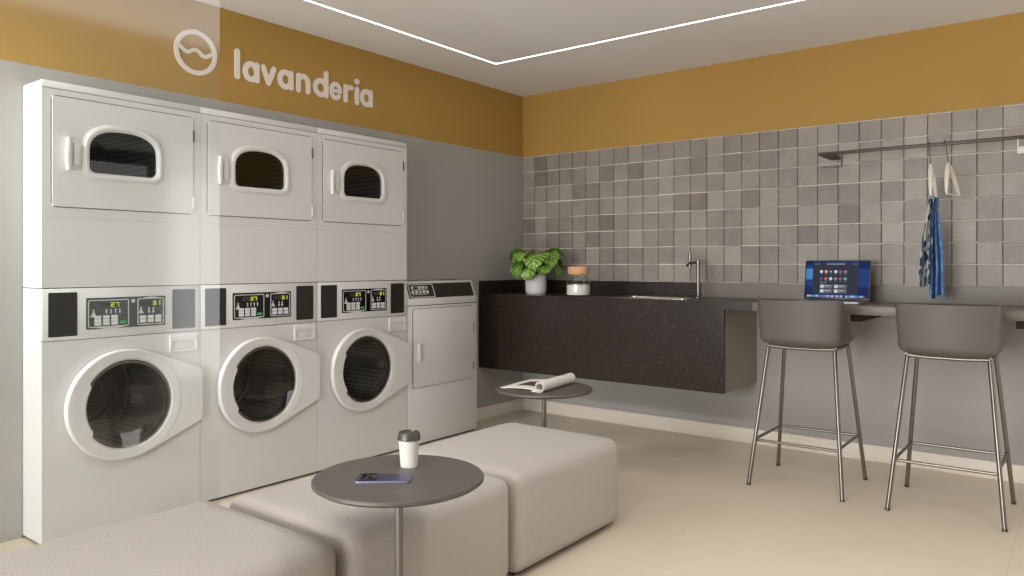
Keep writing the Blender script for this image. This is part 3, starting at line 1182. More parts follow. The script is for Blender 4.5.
ring(bm, rrect(-0.262, -0.212, 0.545, 0.680, 0.004, 3), rrect(-0.252, -0.222, 0.555, 0.670, 0.003, 3), 'x', FX + 0.007, FX + 0.011)
box(bm, FX + 0.007, FX + 0.024, -0.260, -0.246, 0.552, 0.673)
build('door_handle', bm, M['enamel_part'], dd, bevel=0.0015)
for z in (0.755, 0.475):
    bm = new(); tube(bm, [(FX + 0.006, 0.303, z - 0.03), (FX + 0.006, 0.303, z + 0.03)], 0.006, 10)
    build('hinge', bm, M['steel'], dd)

# ------------------------------------------------------------------ upholstered bench modules
def make_bench(y0, y1, label, x0=1.35):
    x1, z0, z1 = 2.0, 0.014, 0.402
    c = ((x0 + x1) / 2, (y0 + y1) / 2)
    t = thing('upholstered_bench', label, 'bench', (c[0], c[1], 0), 0, 'beige bench modules in front of the machines')
    hx, hy, hz = (x1 - x0) / 2, (y1 - y0) / 2, (z1 - z0) / 2
    bm = new()
    n = 14
    r = 0.048
    # rounded, slightly puffed box from a subdivided cube
    bmesh.ops.create_cube(bm, size=2.0)
    bmesh.ops.subdivide_edges(bm, edges=bm.edges[:], cuts=n, use_grid_fill=True)
    for v in bm.verts:
        p = v.co.copy()
        # map grid so the verts gather near the edges
        q = Vector([math.copysign(abs(a) ** 0.55, a) if a else 0 for a in p])
        P = Vector((q.x * hx, q.y * hy, q.z * hz))
        inner = Vector((max(-hx + r, min(hx - r, P.x)), max(-hy + r, min(hy - r, P.y)), max(-hz + r, min(hz - r, P.z))))
        d = P - inner
        if d.length > 1e-9:
            P = inner + d.normalized() * r
        bx = 1 - (P.x / hx) ** 2; by = 1 - (P.y / hy) ** 2; bz = 1 - (P.z / hz) ** 2
        if q.z > 0.98: P.z += 0.010 * bx * by
        if abs(q.x) > 0.98: P.x += math.copysign(0.010, P.x) * by * bz
        v.co = P + Vector((0, 0, hz + z0))
    cu = build('cushion', bm, M['boucle'], t, smooth=80)
    bm = new(); box(bm, -hx + 0.05, hx - 0.05, -hy + 0.05, hy - 0.05, 0, 0.05)
    build('plinth', bm, M['plinth'], t, smooth=0)
    return t


make_bench(-2.715, -1.925, 'beige boucle bench block standing alone at the far end')
make_bench(-3.525, -2.735, 'beige boucle bench block behind the round charcoal side table with the cup')
make_bench(-4.55, -3.545, 'beige boucle bench block nearest the viewer at the lower left', 1.30)

# ------------------------------------------------------------------ round side tables
def make_table(loc, z, r, label, group):
    t = thing('side_table', label, 'side table', loc, 0, group)
    bm = new()
    lathe(bm, [(0, z - 0.018), (r - 0.012, z - 0.018), (r, z - 0.010), (r, z - 0.004), (r - 0.003, z), (0, z)], 72)
    build('table_top', bm, M['table_top'], t, smooth=40)
    bm = new(); lathe(bm, [(0, z - 0.0181), (0.07, z - 0.0181), (0.07, z - 0.022), (0.0, z - 0.022)], 32)
    build('mounting_plate', bm, M['table_metal'], t)
    bm = new(); tube(bm, [(0, 0, 0.008), (0, 0, z - 0.022)], 0.0125, 20)
    build('leg', bm, M['table_metal'], t)
    bm = new(); lathe(bm, [(0, 0), (0.15, 0), (0.15, 0.005), (0.146, 0.008), (0, 0.008)], 48)
    build('base_plate', bm, M['table_metal'], t, smooth=40)
    return t


TZ = 0.585
T1 = (2.118, -3.435)
make_table((T1[0] + 0.0, T1[1] - 0.0, 0), TZ, 0.247, 'round charcoal side table carrying a paper cup and phone', 'round charcoal side tables')
T2 = (1.365, -1.635)
make_table((T2[0], T2[1], 0), 0.53, 0.262, 'round charcoal side table carrying an open magazine', 'round charcoal side tables')

# paper cup
p = (2.066, -3.343)
cup = thing('paper_cup', 'white paper coffee cup with charcoal lid on the nearer side table', 'cup', (p[0], p[1], TZ))
bm = new()
lathe(bm, [(0, 0.003), (0.024, 0.003), (0.0245, 0), (0.026, 0), (0.0325, 0.090), (0.0335, 0.092), (0.0320, 0.093), (0.0, 0.093)], 40)
build('cup_body', bm, M['paper_white'], cup, smooth=50)
bm = new()
lathe(bm, [(0.0335, 0.088), (0.0362, 0.088), (0.0366, 0.094), (0.0345, 0.099), (0.0335, 0.108), (0.0315, 0.1125), (0.029, 0.1125), (0.028, 0.108), (0.0, 0.108)], 40)
build('lid', bm, M['cup_lid'], cup, smooth=40)
cup.scale = (0.98, 0.98, 0.93)

# phone lying face down, camera end towards the left
ph = thing('phone', 'slate blue phone lying face down on the nearer side table', 'phone', (2.116, -3.492, TZ), math.radians(40))
bm = new(); prism(bm, rrect(-0.078, 0.078, -0.037, 0.037, 0.011, 6), 'z', 0.0, 0.0075)
build('frame', bm, M['phone_edge'], ph, bevel=0.0012)
bm = new(); prism(bm, rrect(-0.0765, 0.0765, -0.0355, 0.0355, 0.010, 6), 'z', 0.0075, 0.0085)
build('back_panel', bm, M['phone_body'], ph)
bm = new(); prism(bm, rrect(-0.075, -0.018, -0.034, 0.034, 0.008, 6), 'z', 0.0085, 0.0105)
cb = build('camera_island', bm, M['phone_dark'], ph, bevel=0.0006)
for (x, y) in ((-0.062, 0.016), (-0.062, -0.010), (-0.043, 0.004)):
    bm = new(); lathe(bm, [(0, 0.0105), (0.0085, 0.0105), (0.0085, 0.0130), (0.0065, 0.0135), (0.0055, 0.0125), (0, 0.0125)], 20, (x, y))
    build('lens', bm, M['black_gloss'], cb)

# magazine: one side lying open, the other rolled
mg = thing('magazine', 'white magazine lying open with one side rolled up on far side table', 'magazine', (1.385, -1.60, 0.53), math.radians(7))
bm = new()     # flat stack of pages, gently curved. local x across the spread, y along the roll
sec = [(-0.22, 0.001), (-0.15, 0.006), (-0.10, 0.009), (-0.05, 0.008), (0.0, 0.004)]
top = [(x, z + 0.004) for x, z in sec]
prism(bm, [(x, z) for x, z in sec] + list(reversed(top)), 'y', -0.165, 0.165)
pg = build('flat_pages', bm, M['paper_white'], mg, smooth=50)
bm = new()
pv = [(x, z + 0.0006) for x, z in top]
pv = [(-0.165, 0.0097)] + [(-0.15, pv[1][1]), (-0.10, pv[2][1]), (-0.05, pv[3][1])]
r0 = [bm.verts.new((x, -0.085, z)) for x, z in pv]; r1 = [bm.verts.new((x, 0.06 + 0.3 * (x + 0.165), z)) for x, z in pv]
for i in range(3):
    bm.faces.new((r0[i], r0[i + 1], r1[i + 1], r1[i]))
build('printed_picture', bm, M['paper_ink'], pg, smooth=0)
bm = new()     # rolled half: a spiral of paper
n = 60
pts = []
for i in range(n + 1):
    a = -PI / 2 + 2 * PI * 1.7 * i / n
    rr = 0.029 - 0.011 * i / n
    pts.append((0.030 + rr * math.cos(a), 0.0305 + rr * math.sin(a)))
pts = [(-0.02, 0.003)] + pts
outer = []
inner_ = []
for i in range(len(pts)):
    a, b = Vector(pts[max(0, i - 1)]), Vector(pts[min(len(pts) - 1, i + 1)])
    t_ = (b - a).normalized(); nn = Vector((-t_.y, t_.x)) * 0.0013
    outer.append(Vector(pts[i]) + nn); inner_.append(Vector(pts[i]) - nn)
va = [[bm.verts.new((p_.x, y, p_.y)) for p_ in outer] for y in (-0.185, 0.185)]
vb = [[bm.verts.new((p_.x, y, p_.y)) for p_ in inner_] for y in (-0.185, 0.185)]
for i in range(len(pts) - 1):
    bm.faces.new((va[0][i], va[0][i + 1], va[1][i + 1], va[1][i]))
    bm.faces.new((vb[0][i + 1], vb[0][i], vb[1][i], vb[1][i + 1]))
    for k in (0, 1):
        bm.faces.new((va[k][i], vb[k][i], vb[k][i + 1], va[k][i + 1]))
rl = build('rolled_pages', bm, M['paper_white'], mg, smooth=50)
bm = new()
for y0, y1 in ((0.055, 0.075), (0.085, 0.105)):
    for a0 in (60,):
        vs = []
        for a in (95, 75):
            for y in (y0, y1):
                vs.append(bm.verts.new((0.030 + 0.0306 * math.cos(math.radians(a)), y, 0.0305 + 0.0306 * math.sin(math.radians(a)))))
        bm.faces.new((vs[0], vs[1], vs[3], vs[2]))
build('printed_marks', bm, M['paper_ink'], rl, smooth=0)

# ------------------------------------------------------------------ counter, sink, tap
CT, CY = 0.972, -0.568
ct = thing('granite_counter', 'black speckled granite counter with deep apron hanging on back wall', 'counter', (0, 0, CT))
SXA, SXB, SYA, SYB = 1.12, 1.66, -0.50, -0.225
XJ = 1.947
bm = new()
T = 0.05
box(bm, 0.002, SXA, CY, -0.002, -T, 0)
box(bm, SXB, 2.1195, CY, -0.002, -T, 0)
box(bm, SXA, SXB, CY, SYA, -T, 0)
box(bm, SXA, SXB, SYB, -0.002, -T, 0)
build('worktop', bm, M['granite'], ct, smooth=0)
bm = new(); box(bm, 0.002, XJ, CY, CY + 0.025, 0.41 - CT, -T)
build('apron', bm, M['granite'], ct, smooth=0)
bm = new(); box(bm, XJ - 0.018, XJ, CY + 0.0252, -0.002, 0.41 - CT, -T)
build('end_panel', bm, simple('taupe_laminate', lin(140, 130, 116), 0.5), ct, smooth=0)
bm = new(); box(bm, 0.002, 1.566, -0.022, -0.004, 0.0, 0.1)
o = build('backsplash', bm, M['granite'], None, smooth=0); o.location = (0, 0, CT)
tag(o, 'long black granite upstand on the tiled wall behind plant and tap', 'backsplash')
bm = new(); box(bm, 0.002, 0.022, CY, -0.0222, 0.0, 0.1)
o = build('backsplash', bm, M['granite'], None, smooth=0); o.location = (0, 0, CT)
tag(o, 'short black granite upstand on the plain grey wall beside the single dryer', 'backsplash')
bm = new(); box(bm, 1.567, 3.95, -0.022, -0.004, 0.0, 0.1)
o = build('backsplash', bm, M['desk_stone'], None, smooth=0); o.location = (0, 0, CT)
tag(o, 'taupe stone upstand on the tiled wall behind the laptop', 'backsplash')

XJ = 2.12
dk = thing('desk_counter', 'taupe stone counter carrying the laptop, behind the two bar stools', 'counter', (XJ, 0, CT))
bm = new(); box(bm, 0.001, 3.95 - XJ, CY, -0.002, -T, 0)
build('worktop', bm, M['desk_stone'], dk, bevel=0.002)
for x in (2.66, 3.42):
    bm = new(); box(bm, x - XJ, x + 0.05 - XJ, CY + 0.03, -0.004, -T - 0.04, -T)
    build('bracket', bm, M['rubber'], dk, smooth=0)

sk = thing('sink', 'stainless steel sink set into the black counter', 'sink', ((SXA + SXB) / 2, (SYA + SYB) / 2, CT))
a, b = (SXB - SXA) / 2, (SYB - SYA) / 2
bm = new()
ring(bm, rrect(-a - 0.014, a + 0.014, -b - 0.014, b + 0.014, 0.03, 5), rrect(-a + 0.004, a - 0.004, -b + 0.004, b - 0.004, 0.03, 5), 'z', 0.0005, 0.0035)
build('rim', bm, M['chrome'], sk)
bm = new()
o_ = rrect(-a + 0.004, a - 0.004, -b + 0.004, b - 0.004, 0.03, 5)
i_ = rrect(-a + 0.03, a - 0.03, -b + 0.03, b - 0.03, 0.04, 5)
v0 = [bm.verts.new((x, y, 0.001)) for x, y in o_]
v1 = [bm.verts.new((x, y, -0.17)) for x, y in i_]
for i in range(len(o_)):
    j = (i + 1) % len(o_)
    bm.faces.new((v0[i], v0[j], v1[j], v1[i]))
bm.faces.new(v1)
build('basin', bm, M['steel'], sk, smooth=40)

tp = thing('tap', 'tall chrome tap standing behind the sink', 'tap', (1.607, -0.168, CT))
bm = new(); lathe(bm, [(0, 0), (0.024, 0), (0.024, 0.006), (0.015, 0.010), (0.0125, 0.012), (0.0125, 0.225), (0.0165, 0.228), (0.0165, 0.252), (0.012, 0.256), (0, 0.256)], 24)
build('tap_column', bm, M['steel'], tp, smooth=40)
bm = new(); tube(bm, fillet([(-0.005, -0.004, 0.236), (-0.02, -0.10, 0.236), (-0.022, -0.13, 0.216)], 0.02), 0.0085, 14)
build('spout', bm, M['steel'], tp)
bm = new(); tube(bm, [(-0.028, 0.0, 0.242), (-0.058, 0.0, 0.222)], 0.006, 12)
tube(bm, [(-0.060, 0.0, 0.208), (-0.060, 0.0, 0.306)], 0.0115, 16)
tube(bm, [(-0.014, 0.0, 0.243), (-0.030, 0.0, 0.241)], 0.006, 12)
build('lever', bm, M['steel'], tp)

# ------------------------------------------------------------------ potted plant
pp = thing('potted_plant', 'striped leafy green plant in a white pot at counter corner', 'plant', (0.352, -0.305, CT))
bm = new()
lathe(bm, [(0, 0.001), (0.060, 0.001), (0.060, 0), (0.072, 0.0), (0.074, 0.010), (0.079, 0.014), (0.0835, 0.150), (0.0835, 0.153), (0.078, 0.153), (0.0765, 0.12), (0, 0.12)], 48)
build('pot', bm, M['ceramic'], pp, smooth=35)
bm = new(); lathe(bm, [(0, 0.121), (0.0765, 0.1215), (0.06, 0.130), (0, 0.133)], 30)
build('soil', bm, M['soil'], pp)


def leaf(base, tip_dir, length, width, stem_h, droop, roll, parent):
    """stem rising from the soil and one pointed oval blade; tip_dir azimuth in radians"""
    bm = new()
    uvl = bm.loops.layers.uv.new('UVMap')
    d = Vector((math.cos(tip_dir), math.sin(tip_dir), 0)); s = Vector((-math.sin(tip_dir), math.cos(tip_dir), 0))
    s = (s * math.cos(roll) + Vector((0, 0, 1)) * math.sin(roll))
    p0 = Vector(base)
    p1 = p0 + d * 0.03 + Vector((0, 0, stem_h * 0.7))
    p2 = p0 + d * (0.045 + 0.02) + Vector((0, 0, stem_h))
    st_pts = [(1 - t) ** 2 * p0 + 2 * t * (1 - t) * p1 + t * t * p2 for t in [k / 6 for k in range(7)]]
    nl, nw = 14, 8
    grid = []
    pos = p2.copy()
    ang = 0.35
    for i in range(nl + 1):
        t = i / nl
        wv = width * 0.5 * (math.sin(PI * min(1, t ** 0.8)) ** 0.75 if 0 < t < 1 else 0.02)
        row = []
        up = Vector((0, 0, 1)) * math.cos(ang) - d * math.sin(ang)
        for k in range(nw + 1):
            u = k / nw * 2 - 1
            wob = 0.004 * math.sin(t * 17 + u * 2)
            row.append(bm.verts.new(pos + s * (u * wv) + up * (0.16 * abs(u) ** 1.5 * wv + wob * abs(u))))
        grid.append(row)
        ang = 0.35 - droop * t
        pos = pos + (d * math.cos(ang) + Vector((0, 0, 1)) * math.sin(ang)) * (length / nl)
    for i in range(nl):
        for k in range(nw):
            f = bm.faces.new((grid[i][k], grid[i][k + 1], grid[i + 1][k + 1], grid[i + 1][k]))
            for lp, (uu, vv) in zip(f.loops, ((k, i), (k + 1, i), (k + 1, i + 1), (k, i + 1))):
                lp[uvl].uv = (uu / nw, vv / nl)
    tube(bm, st_pts, 0.0028, 8, mi=1)
    me = bpy.data.meshes.new('leaf')
    bm.to_mesh(me); bm.free()
    for f in me.polygons: f.use_smooth = True
    return link('leaf', me, [M['leaf'], M['stem']], parent)


rl_ = random.Random(11)
# (azimuth degrees, length, width, stem height, droop)
toward = -54          # towards the camera in plan
for az, ln, wd_, sh, dr_ in ((-112, .17, .13, .09, 3.2), (-60, .16, .135, .15, 2.4), (-152, .16, .13, .085, 3.3), (-20, .15, .12, .14, 1.9), (15, .16, .12, .08, 2.9), (60, .15, .11, .13, 1.8),
                             (110, .15, .12, .15, 1.9), (160, .16, .12, .14, 2.0), (-175, .15, .11, .17, 1.4), (-90, .14, .115, .18, 1.8), (40, .13, .11, .19, 1.3), (-35, .13, .11, .10, 3.0), (-130, .12, .10, .17, 2.2), (-75, .15, .12, .075, 2.9), (-48, .14, .12, .17, 2.8), (85, .14, .11, .19, 1.2), (-165, .13, .10, .19, 1.6), (-5, .14, .11, .17, 2.2)):
    a = math.radians(az)
    leaf((0.02 * math.cos(a), 0.02 * math.sin(a), 0.128), a, ln * 1.12, wd_ * 1.3, sh, dr_, rl_.uniform(-0.25, 0.25), pp)

# ------------------------------------------------------------------ glass jar
jr = thing('glass_jar', 'glass jar of white powder with pale wooden lid beside the plant', 'jar', (0.835, -0.462, CT))
bm = new()
lathe(bm, [(0, 0.0), (0.076, 0.0), (0.083, 0.005), (0.084, 0.012), (0.084, 0.125), (0.080, 0.138), (0.072, 0.150), (0.070, 0.160), (0.067, 0.160), (0.069, 0.150), (0.077, 0.137), (0.081, 0.125), (0.081, 0.012), (0.0, 0.006)], 48)
build('glass_body', bm, M['jar_glass'], jr, smooth=40)
bm = new(); lathe(bm, [(0, 0.0065), (0.078, 0.0105), (0.0805, 0.013), (0.0805, 0.078), (0.06, 0.084), (0, 0.087)], 48)
build('powder', bm, M['powder'], jr, smooth=40)
bm = new(); lathe(bm, [(0, 0.152), (0.066, 0.152), (0.066, 0.1602), (0.073, 0.1602), (0.0745, 0.163), (0.0745, 0.206), (0.072, 0.209), (0, 0.209)], 48)
build('wooden_lid', bm, M['cork'], jr, smooth=40)

# ------------------------------------------------------------------ laptop
lp = thing('laptop', 'open laptop with blue screen standing on the taupe counter', 'laptop', (2.505, -0.225, CT))
W2 = 0.186
bm = new(); prism(bm, rrect(-W2, W2, -0.250, 0.0, 0.012, 5), 'z', 0.002, 0.014)
bs = build('base', bm, M['laptop_body'], lp, bevel=0.0015)
bm = new(); prism(bm, rrect(-0.15, 0.15, -0.125, -0.02, 0.004, 3), 'z', 0.014, 0.0145)
build('keyboard', bm, M['laptop_black'], bs, smooth=0)
bm = new(); prism(bm, rrect(-0.06, 0.06, -0.235, -0.145, 0.004, 3), 'z', 0.014, 0.0144)
build('trackpad', bm, M['laptop_body'], bs, smooth=0)
bm = new()
tube(bm, [(-0.15, -0.002, 0.016), (0.15, -0.002, 0.016)], 0.006, 12)
build('hinge', bm, M['laptop_black'], lp)
# lid in its own plane (x across, z up), leaning back
lidm = Matrix.Translation((0, 0, 0.016)) @ Matrix.Rotation(math.radians(-9), 4, 'X')
SHT = 0.236


def lid_obj(name, fn, mats, parent, **kw):
    bm = new(); fn(bm); bmesh.ops.transform(bm, matrix=lidm, verts=bm.verts)
    return build(name, bm, mats, parent, **kw)


ld = lid_obj('lid', lambda bm: prism(bm, rrect(-W2, W2, 0.0, SHT, 0.010, 5), 'y', 0.0, 0.006), M['laptop_black'], lp, bevel=0.001)
scr_mats = [emission('screen_blue', lin(24, 56, 120), 0.9), emission('screen_blue_light', lin(66, 130, 190), 0.9), emission('screen_deep', lin(14, 30, 84), 0.9), emission('screen_window', lin(44, 48, 62), 0.9),
            emission('screen_white', lin(205, 208, 214), 0.9), emission('screen_red', lin(216, 92, 76), 0.9), emission('screen_peach', lin(226, 158, 136), 0.9), emission('screen_pink', lin(176, 70, 104), 0.9),
            emission('screen_teal', lin(90, 170, 160), 0.9), emission('screen_card', lin(96, 98, 106), 0.9), emission('screen_grey', lin(130, 132, 140), 0.9), emission('screen_sky', lin(70, 150, 220), 0.9), emission('screen_purple', lin(92, 70, 130), 0.9)]


def screen(bm):
    def q(x0, x1, z0, z1, mi, lay):
        y = -0.0004 - 0.0002 * lay
        f = bm.faces.new([bm.verts.new(p) for p in ((x0, y, z0), (x1, y, z0), (x1, y, z1), (x0, y, z1))])
        f.material_index = mi
    X0, X1, Z0, Z1 = -W2 + 0.006, W2 - 0.006, 0.010, SHT - 0.006
    q(X0, X1, Z0, Z1, 0, 0)
    # wallpaper: bands of blue
    for i in range(10):
        t = i / 10
        z0, z1 = Z0 + (Z1 - Z0) * t, Z0 + (Z1 - Z0) * (t + 0.1)
        q(X0, X0 + 0.045, z0, z1, 1 if 5 <= i <= 7 else 0 if 3 <= i <= 8 else 2, 1)
        q(X1 - 0.06, X1, z0, z1, 2 if (i < 3 or i > 7) else 0, 1)
    wx0, wx1, wz0, wz1 = -0.140, 0.122, 0.034, 0.222
    q(wx0, wx1, wz0, wz1, 3, 2)
    q(wx0, wx1, wz1 - 0.016, wz1, 3, 3)
    q(-0.06, 0.045, wz1 - 0.012, wz1 - 0.004, 10, 4)
    q(-0.13, -0.10, wz1 - 0.010, wz1 - 0.006, 10, 4); q(0.09, 0.115, wz1 - 0.010, wz1 - 0.006, 10, 4)
    cols1 = (4, 6, 4, 4, 7, 10); cols2 = (12, 5, 4, 10, 7, 8)
    for r_, (cs, z) in enumerate(((cols1, 0.168), (cols2, 0.125))):
        for i, c in enumerate(cs):
            x = -0.090 + i * 0.0275
            s = 0.0095 if not (i == 2 and r_ == 0) else 0.005
            pts = circle(x, z, s, 12)
            f = bm.faces.new([bm.verts.new((a, -0.0014, b)) for a, b in pts]); f.material_index = c
            q(x - 0.007, x + 0.007, z - 0.016, z - 0.0135, 10, 4)
    q(-0.095, -0.06, 0.098, 0.102, 10, 4)
    for i in range(2):
        for k in range(2):
            x, z = -0.096 + i * 0.08, 0.066 - k * 0.028
            q(x, x + 0.073, z, z + 0.024, 9, 4); q(x + 0.003, x + 0.022, z + 0.003, z + 0.021, 4, 5)
            q(x + 0.026, x + 0.06, z + 0.014, z + 0.017, 4, 5); q(x + 0.026, x + 0.05, z + 0.007, z + 0.010, 10, 5)
    dock = (4, 4, 11, 8, 4, 11, 1, 5, 8, 4, 10, 4, 7, 4, 10, 4)
    for i, c in enumerate(dock):
        x = -0.168 + i * 0.0128
        q(x, x + 0.0095, 0.014, 0.0245, c, 4)
    for i, c in enumerate((4, 10, 4, 4, 11, 11, 4, 10)):
        x = 0.052 + i * 0.0135
        q(x, x + 0.0095, 0.014, 0.0245, c, 4)


sc_ = lid_obj('screen', screen, scr_mats, ld, smooth=0)

# ------------------------------------------------------------------ bar stools
def make_stool(loc, label, rz):
    t = thing('bar_stool', label, 'bar stool', loc, rz, 'bar stools at the taupe counter')
    # shell: seat pan and low wrapped back, one moulded piece
    bm = new()
    nu, nv = 40, 10
    zb, zt = 0.806, 1.006
    rows = []

    def plan(u, w_, back, front, rc):
        """open U seen from above: u 0..1 from left front round the back to right front"""
        Ls = front + back - rc
        La = PI / 2 * rc
        Lb = 2 * (w_ - rc)
        tot = 2 * Ls + 2 * La + Lb
        s = u * tot
        if s < Ls:
            return (-w_, front - s)
        s -= Ls
        if s < La:
            a = s / rc
            return (-w_ + rc - rc * math.cos(a), -(back - rc) - rc * math.sin(a))
        s -= La
        if s < Lb:
            x = -w_ + rc + s
            return (x, -back - 0.030 * (1 - (x / (w_ - rc + 1e-6)) ** 2))
        s -= Lb
        if s < La:
            a = s / rc
            return (w_ - rc + rc * math.sin(a), -(back - rc) - rc * math.cos(a))
        s -= La
        return (w_, -(back - rc) + s)
    for j in range(nv + 1):
        v = j / nv
        row = []
        for i in range(nu + 1):
            u = i / nu
            w_ = 0.203 + 0.012 * v
            back = 0.170 + 0.016 * v
            x, y = plan(u, w_, back, 0.12 - 0.17 * v ** 0.9, 0.032)
            # arms slope down towards the front
            k = max(0.0, (y + back - 0.04) / 0.17)
            ztop = zt - 0.17 * min(1, k)
            z = zb + (ztop - zb) * v
            row.append(bm.verts.new((x, y, z)))
        rows.append(row)
    for j in range(nv):
        for i in range(nu):
            bm.faces.new((rows[j][i], rows[j][i + 1], rows[j + 1][i + 1], rows[j + 1][i]))
    # rounded underside leading into the seat pan
    prev = rows[0]
    for (sc, dz) in ((0.994, -0.010), (0.955, -0.024), (0.84, -0.037), (0.75, -0.043), (0.45, -0.046), (0.15, -0.047)):
        cur = []
        for i in range(nu + 1):
            x, y, z = rows[0][i].co
            cur.append(bm.verts.new((x * sc, (y - 0.0) * sc, zb + dz)))
        for i in range(nu):
            bm.faces.new((cur[i], cur[i + 1], prev[i + 1], prev[i]))
        prev = cur
    # front closing of the pan
    bmesh.ops.holes_fill(bm, edges=[e for e in bm.edges if e.is_boundary and all(v.co.z < zb - 0.046 for v in e.verts)], sides=0)
    bmesh.ops.recalc_face_normals(bm, faces=bm.faces)
    bmesh.ops.solidify(bm, geom=bm.faces[:], thickness=0.009)
    build('seat_shell', bm, M['stool_shell'], t, smooth=50)
    # frame under the seat
    zf = 0.752
    tx, tyb, tyf = 0.172, -0.125, 0.150
    bx, by = 0.240, 0.245
    r = 0.0105
    # the two side frames: leg up, bent over and along under the seat, down again
    for sx in (-1, 1):
        bm = new()
        tube(bm, fillet([(sx * tx, tyb, zf), (sx * tx, tyf, zf)], 0.03), r, 12)
        build('seat_rail', bm, M['steel'], t)
        for yb, yt in ((-by, tyb), (by, tyf)):
            bm = new()
            mid = Vector((sx * tx, yt, zf))
            foot = Vector((sx * bx, yb, 0.006))
            inward = mid + Vector((0, 0.04 if yt < 0 else -0.04, 0))
            tube(bm, fillet([inward, mid, foot], 0.035, 6), r, 14)
            lg = build('leg', bm, M['steel'], t)
            dirv = (foot - mid).normalized()
            bm = new(); tube(bm, [foot + dirv * 0.006 - dirv * 0.0121, foot + dirv * 0.0055 - dirv * 0.0001], r + 0.0012, 14)
            for vtx in bm.verts:
                vtx.co.z = max(vtx.co.z, 0.0)
            build('foot_cap', bm, M['dark_metal'], lg)
    for y, dz in ((tyb, 0), (tyf, 0)):
        bm = new()
        tube(bm, fillet([(-tx, y, zf), (-tx * 0.5, y, zf - 0.006), (tx * 0.5, y, zf - 0.006), (tx, y, zf)], 0.05), r * 0.9, 12)
        build('cross_bar', bm, M['steel'], t)
    for (x, y) in ((-0.1, tyb), (0.1, tyb), (-0.1, tyf), (0.1, tyf)):
        bm = new(); box(bm, x - 0.02, x + 0.02, y - 0.012, y + 0.012, zf + 0.004, zf + 0.022)
        build('mount_pad', bm, M['rubber'], t, smooth=0)
    # footrest: four bars between the legs
    zr = 0.25
    k = (zf - zr) / (zf - 0.006)
    fx = tx + (bx - tx) * k
    fyb = tyb + (-by - tyb) * k
    fyf = tyf + (by - tyf) * k
    rr = 0.0075
    for pts in ([(-fx - 0.004, fyb + 0.018, zr - 0.012), (fx + 0.004, fyb + 0.018, zr - 0.012)], [(-fx, fyf - 0.010, zr), (fx, fyf - 0.010, zr)], [(-fx + 0.006, fyb, zr), (-fx + 0.006, fyf, zr)], [(fx - 0.006, fyb, zr), (fx - 0.006, fyf, zr)]):
        bm = new(); tube(bm, pts, rr, 12)
        build('footrest_bar', bm, M['steel'], t)
    return t


s1 = make_stool((2.478, -0.700, 0), 'taupe bar stool with steel legs in front of the laptop', 0)
s2 = dup(s1, (3.166, -0.704, 0), 'taupe bar stool with steel legs below the hanging blue cloth')

# ------------------------------------------------------------------ clothes rail, hangers, cloth
YR = -0.27
ZR = 1.855
cr = thing('clothes_rail', 'long satin metal clothes rail fixed high on the tiled wall', 'clothes rail', (2.42, 0, ZR))
RL = 1.02
bm = new(); box(bm, 0, RL + 0.25, YR - 0.012, YR + 0.010, -0.007, 0.011)
build('rail', bm, M['rail_metal'], cr, bevel=0.002)
for sx, x0 in ((1, 0.0), (-1, RL + 0.10)):
    bm = new(); prism(bm, [(x0, YR + 0.0102), (x0 + 0.075 * sx, YR + 0.0102), (x0 + 0.065 * sx, -0.013), (x0, -0.013)], 'z', -0.006, 0.006)
    build('arm_plate', bm, M['rail_metal'], cr, smooth=0)
    bm = new(); box(bm, min(x0 + 0.125 * sx, x0 + 0.131 * sx), max(x0 + 0.125 * sx, x0 + 0.131 * sx), YR - 0.010, YR + 0.008, -0.082, -0.0072)
    xa, xb = sorted((x0 + 0.02 * sx, x0 + 0.131 * sx))
    if sx > 0:
        box(bm, xa, xb - 0.006, YR - 0.010, YR + 0.008, -0.082, -0.077)
    else:
        box(bm, xa + 0.006, xb, YR - 0.010, YR + 0.008, -0.082, -0.048)
    build('bracket_hook', bm, M['rail_metal'] if sx > 0 else M['rail_light'], cr, smooth=0)


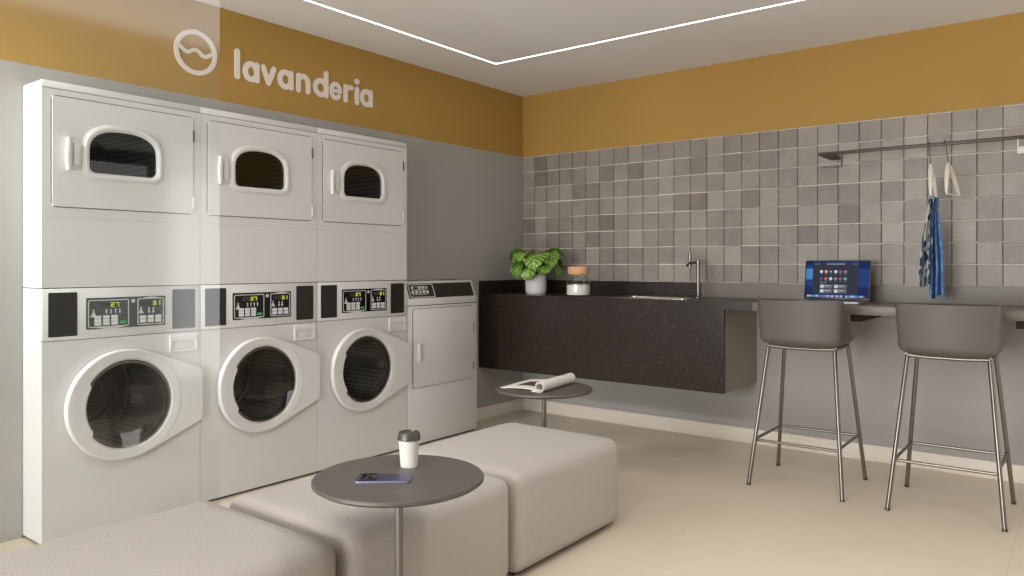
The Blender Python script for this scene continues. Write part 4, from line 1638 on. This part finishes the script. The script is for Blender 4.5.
def make_hanger(x, label, rz, half=0.165, tilt=0.0):
    t = thing('clothes_hanger', label, 'hanger', (x, YR, ZR), rz, 'white hangers on the rail')
    t.rotation_euler = (0, -tilt, rz)
    # local y along the shoulders; hook over the rail (across local x)
    bm = new()
    hr = 0.0185
    pts = [(-0.0, hr * math.cos(a), 0.0 + hr * math.sin(a)) for a in [math.radians(d) for d in range(200, -91, -15)]]
    pts = [Vector((0, p[1], p[2] + 0.001)) for p in pts] + [Vector((0, 0.0, -0.03)), Vector((0, 0, -0.105))]
    tube(bm, fillet(pts[:-2], 0.004, 1) + pts[-2:], 0.0022, 8)
    build('hook', bm, M['rail_metal'], t)
    for sgn in (-1, 1):
        bm = new()
        n = 10
        prev = None
        secs = []
        for i in range(n + 1):
            q = i / n
            y = sgn * half * q
            z = -0.100 - 0.055 * q - 0.115 * q ** 1.6
            wd_ = 0.010 + 0.008 * math.sin(PI * q)
            h = 0.024 - 0.008 * q
            secs.append([bm.verts.new((sx * wd_ , y, z + sz)) for sx, sz in ((-0.6, 0), (0.6, 0), (0.6, -h), (-0.6, -h))])
        for a_, b_ in zip(secs, secs[1:]):
            for k in range(4):
                bm.faces.new((a_[k], a_[(k + 1) % 4], b_[(k + 1) % 4], b_[k]))
        bm.faces.new(secs[0]); bm.faces.new(list(reversed(secs[-1])))
        build('shoulder', bm, M['hanger'], t, bevel=0.003)
    bm = new(); tube(bm, [(0, -half, -0.283), (0, half, -0.283)], 0.0055, 10)
    build('trouser_bar', bm, M['hanger'], t)
    return t


make_hanger(3.003, 'white hanger on the rail carrying the blue cloth', math.radians(3), 0.145, math.radians(4.5))
make_hanger(3.083, 'bare white hanger hanging on the rail beside the blue cloth', math.radians(-5), 0.145, math.radians(7.5))

cl = thing('hanging_cloth', 'blue patterned cloth folded over the left hanger above the counter', 'cloth', (3.022, YR, ZR - 0.300))


def drape(name, mat, top, bot, ztop, zbot, folds, depth, phase, parent, y_off):
    """pleated cloth: zigzag section that widens downwards. top/bot = (x0,x1)"""
    bm = new()
    nx, nz = 48, 22
    g = []
    for j in range(nz + 1):
        v = j / nz
        row = []
        e = v ** 0.85
        x0 = top[0] + (bot[0] - top[0]) * e; x1 = top[1] + (bot[1] - top[1]) * e
        for i in range(nx + 1):
            u = i / nx
            dd_ = depth * (0.35 + 0.65 * v)
            y = y_off + dd_ * math.sin(2 * PI * folds * u + phase + 0.5 * math.sin(3 * v)) + 0.1 * dd_ * math.sin(11 * u + 5 * v)
            x_ = x0 + (x1 - x0) * u + 0.003 * math.sin(9 * v + 3 * u)
            z = ztop + (zbot - ztop) * v + (0.012 * math.sin(2 * PI * u * 1.3 + phase) * v)
            row.append(bm.verts.new((x_, y, z)))
        g.append(row)
    for j in range(nz):
        for i in range(nx):
            bm.faces.new((g[j][i], g[j][i + 1], g[j + 1][i + 1], g[j + 1][i]))
    bmesh.ops.recalc_face_normals(bm, faces=bm.faces)
    bmesh.ops.solidify(bm, geom=bm.faces[:], thickness=0.003)
    return build(name, bm, mat, parent, smooth=80)


drape('patterned_fold', M['cloth_pattern'], (-0.012, 0.012), (-0.072, -0.002), 0.000, -0.475, 2.0, 0.032, 0.4, cl, -0.045)
drape('blue_fold', M['cloth_blue'], (-0.006, 0.024), (-0.024, 0.055), 0.012, -0.538, 2.6, 0.034, 2.0, cl, 0.03)
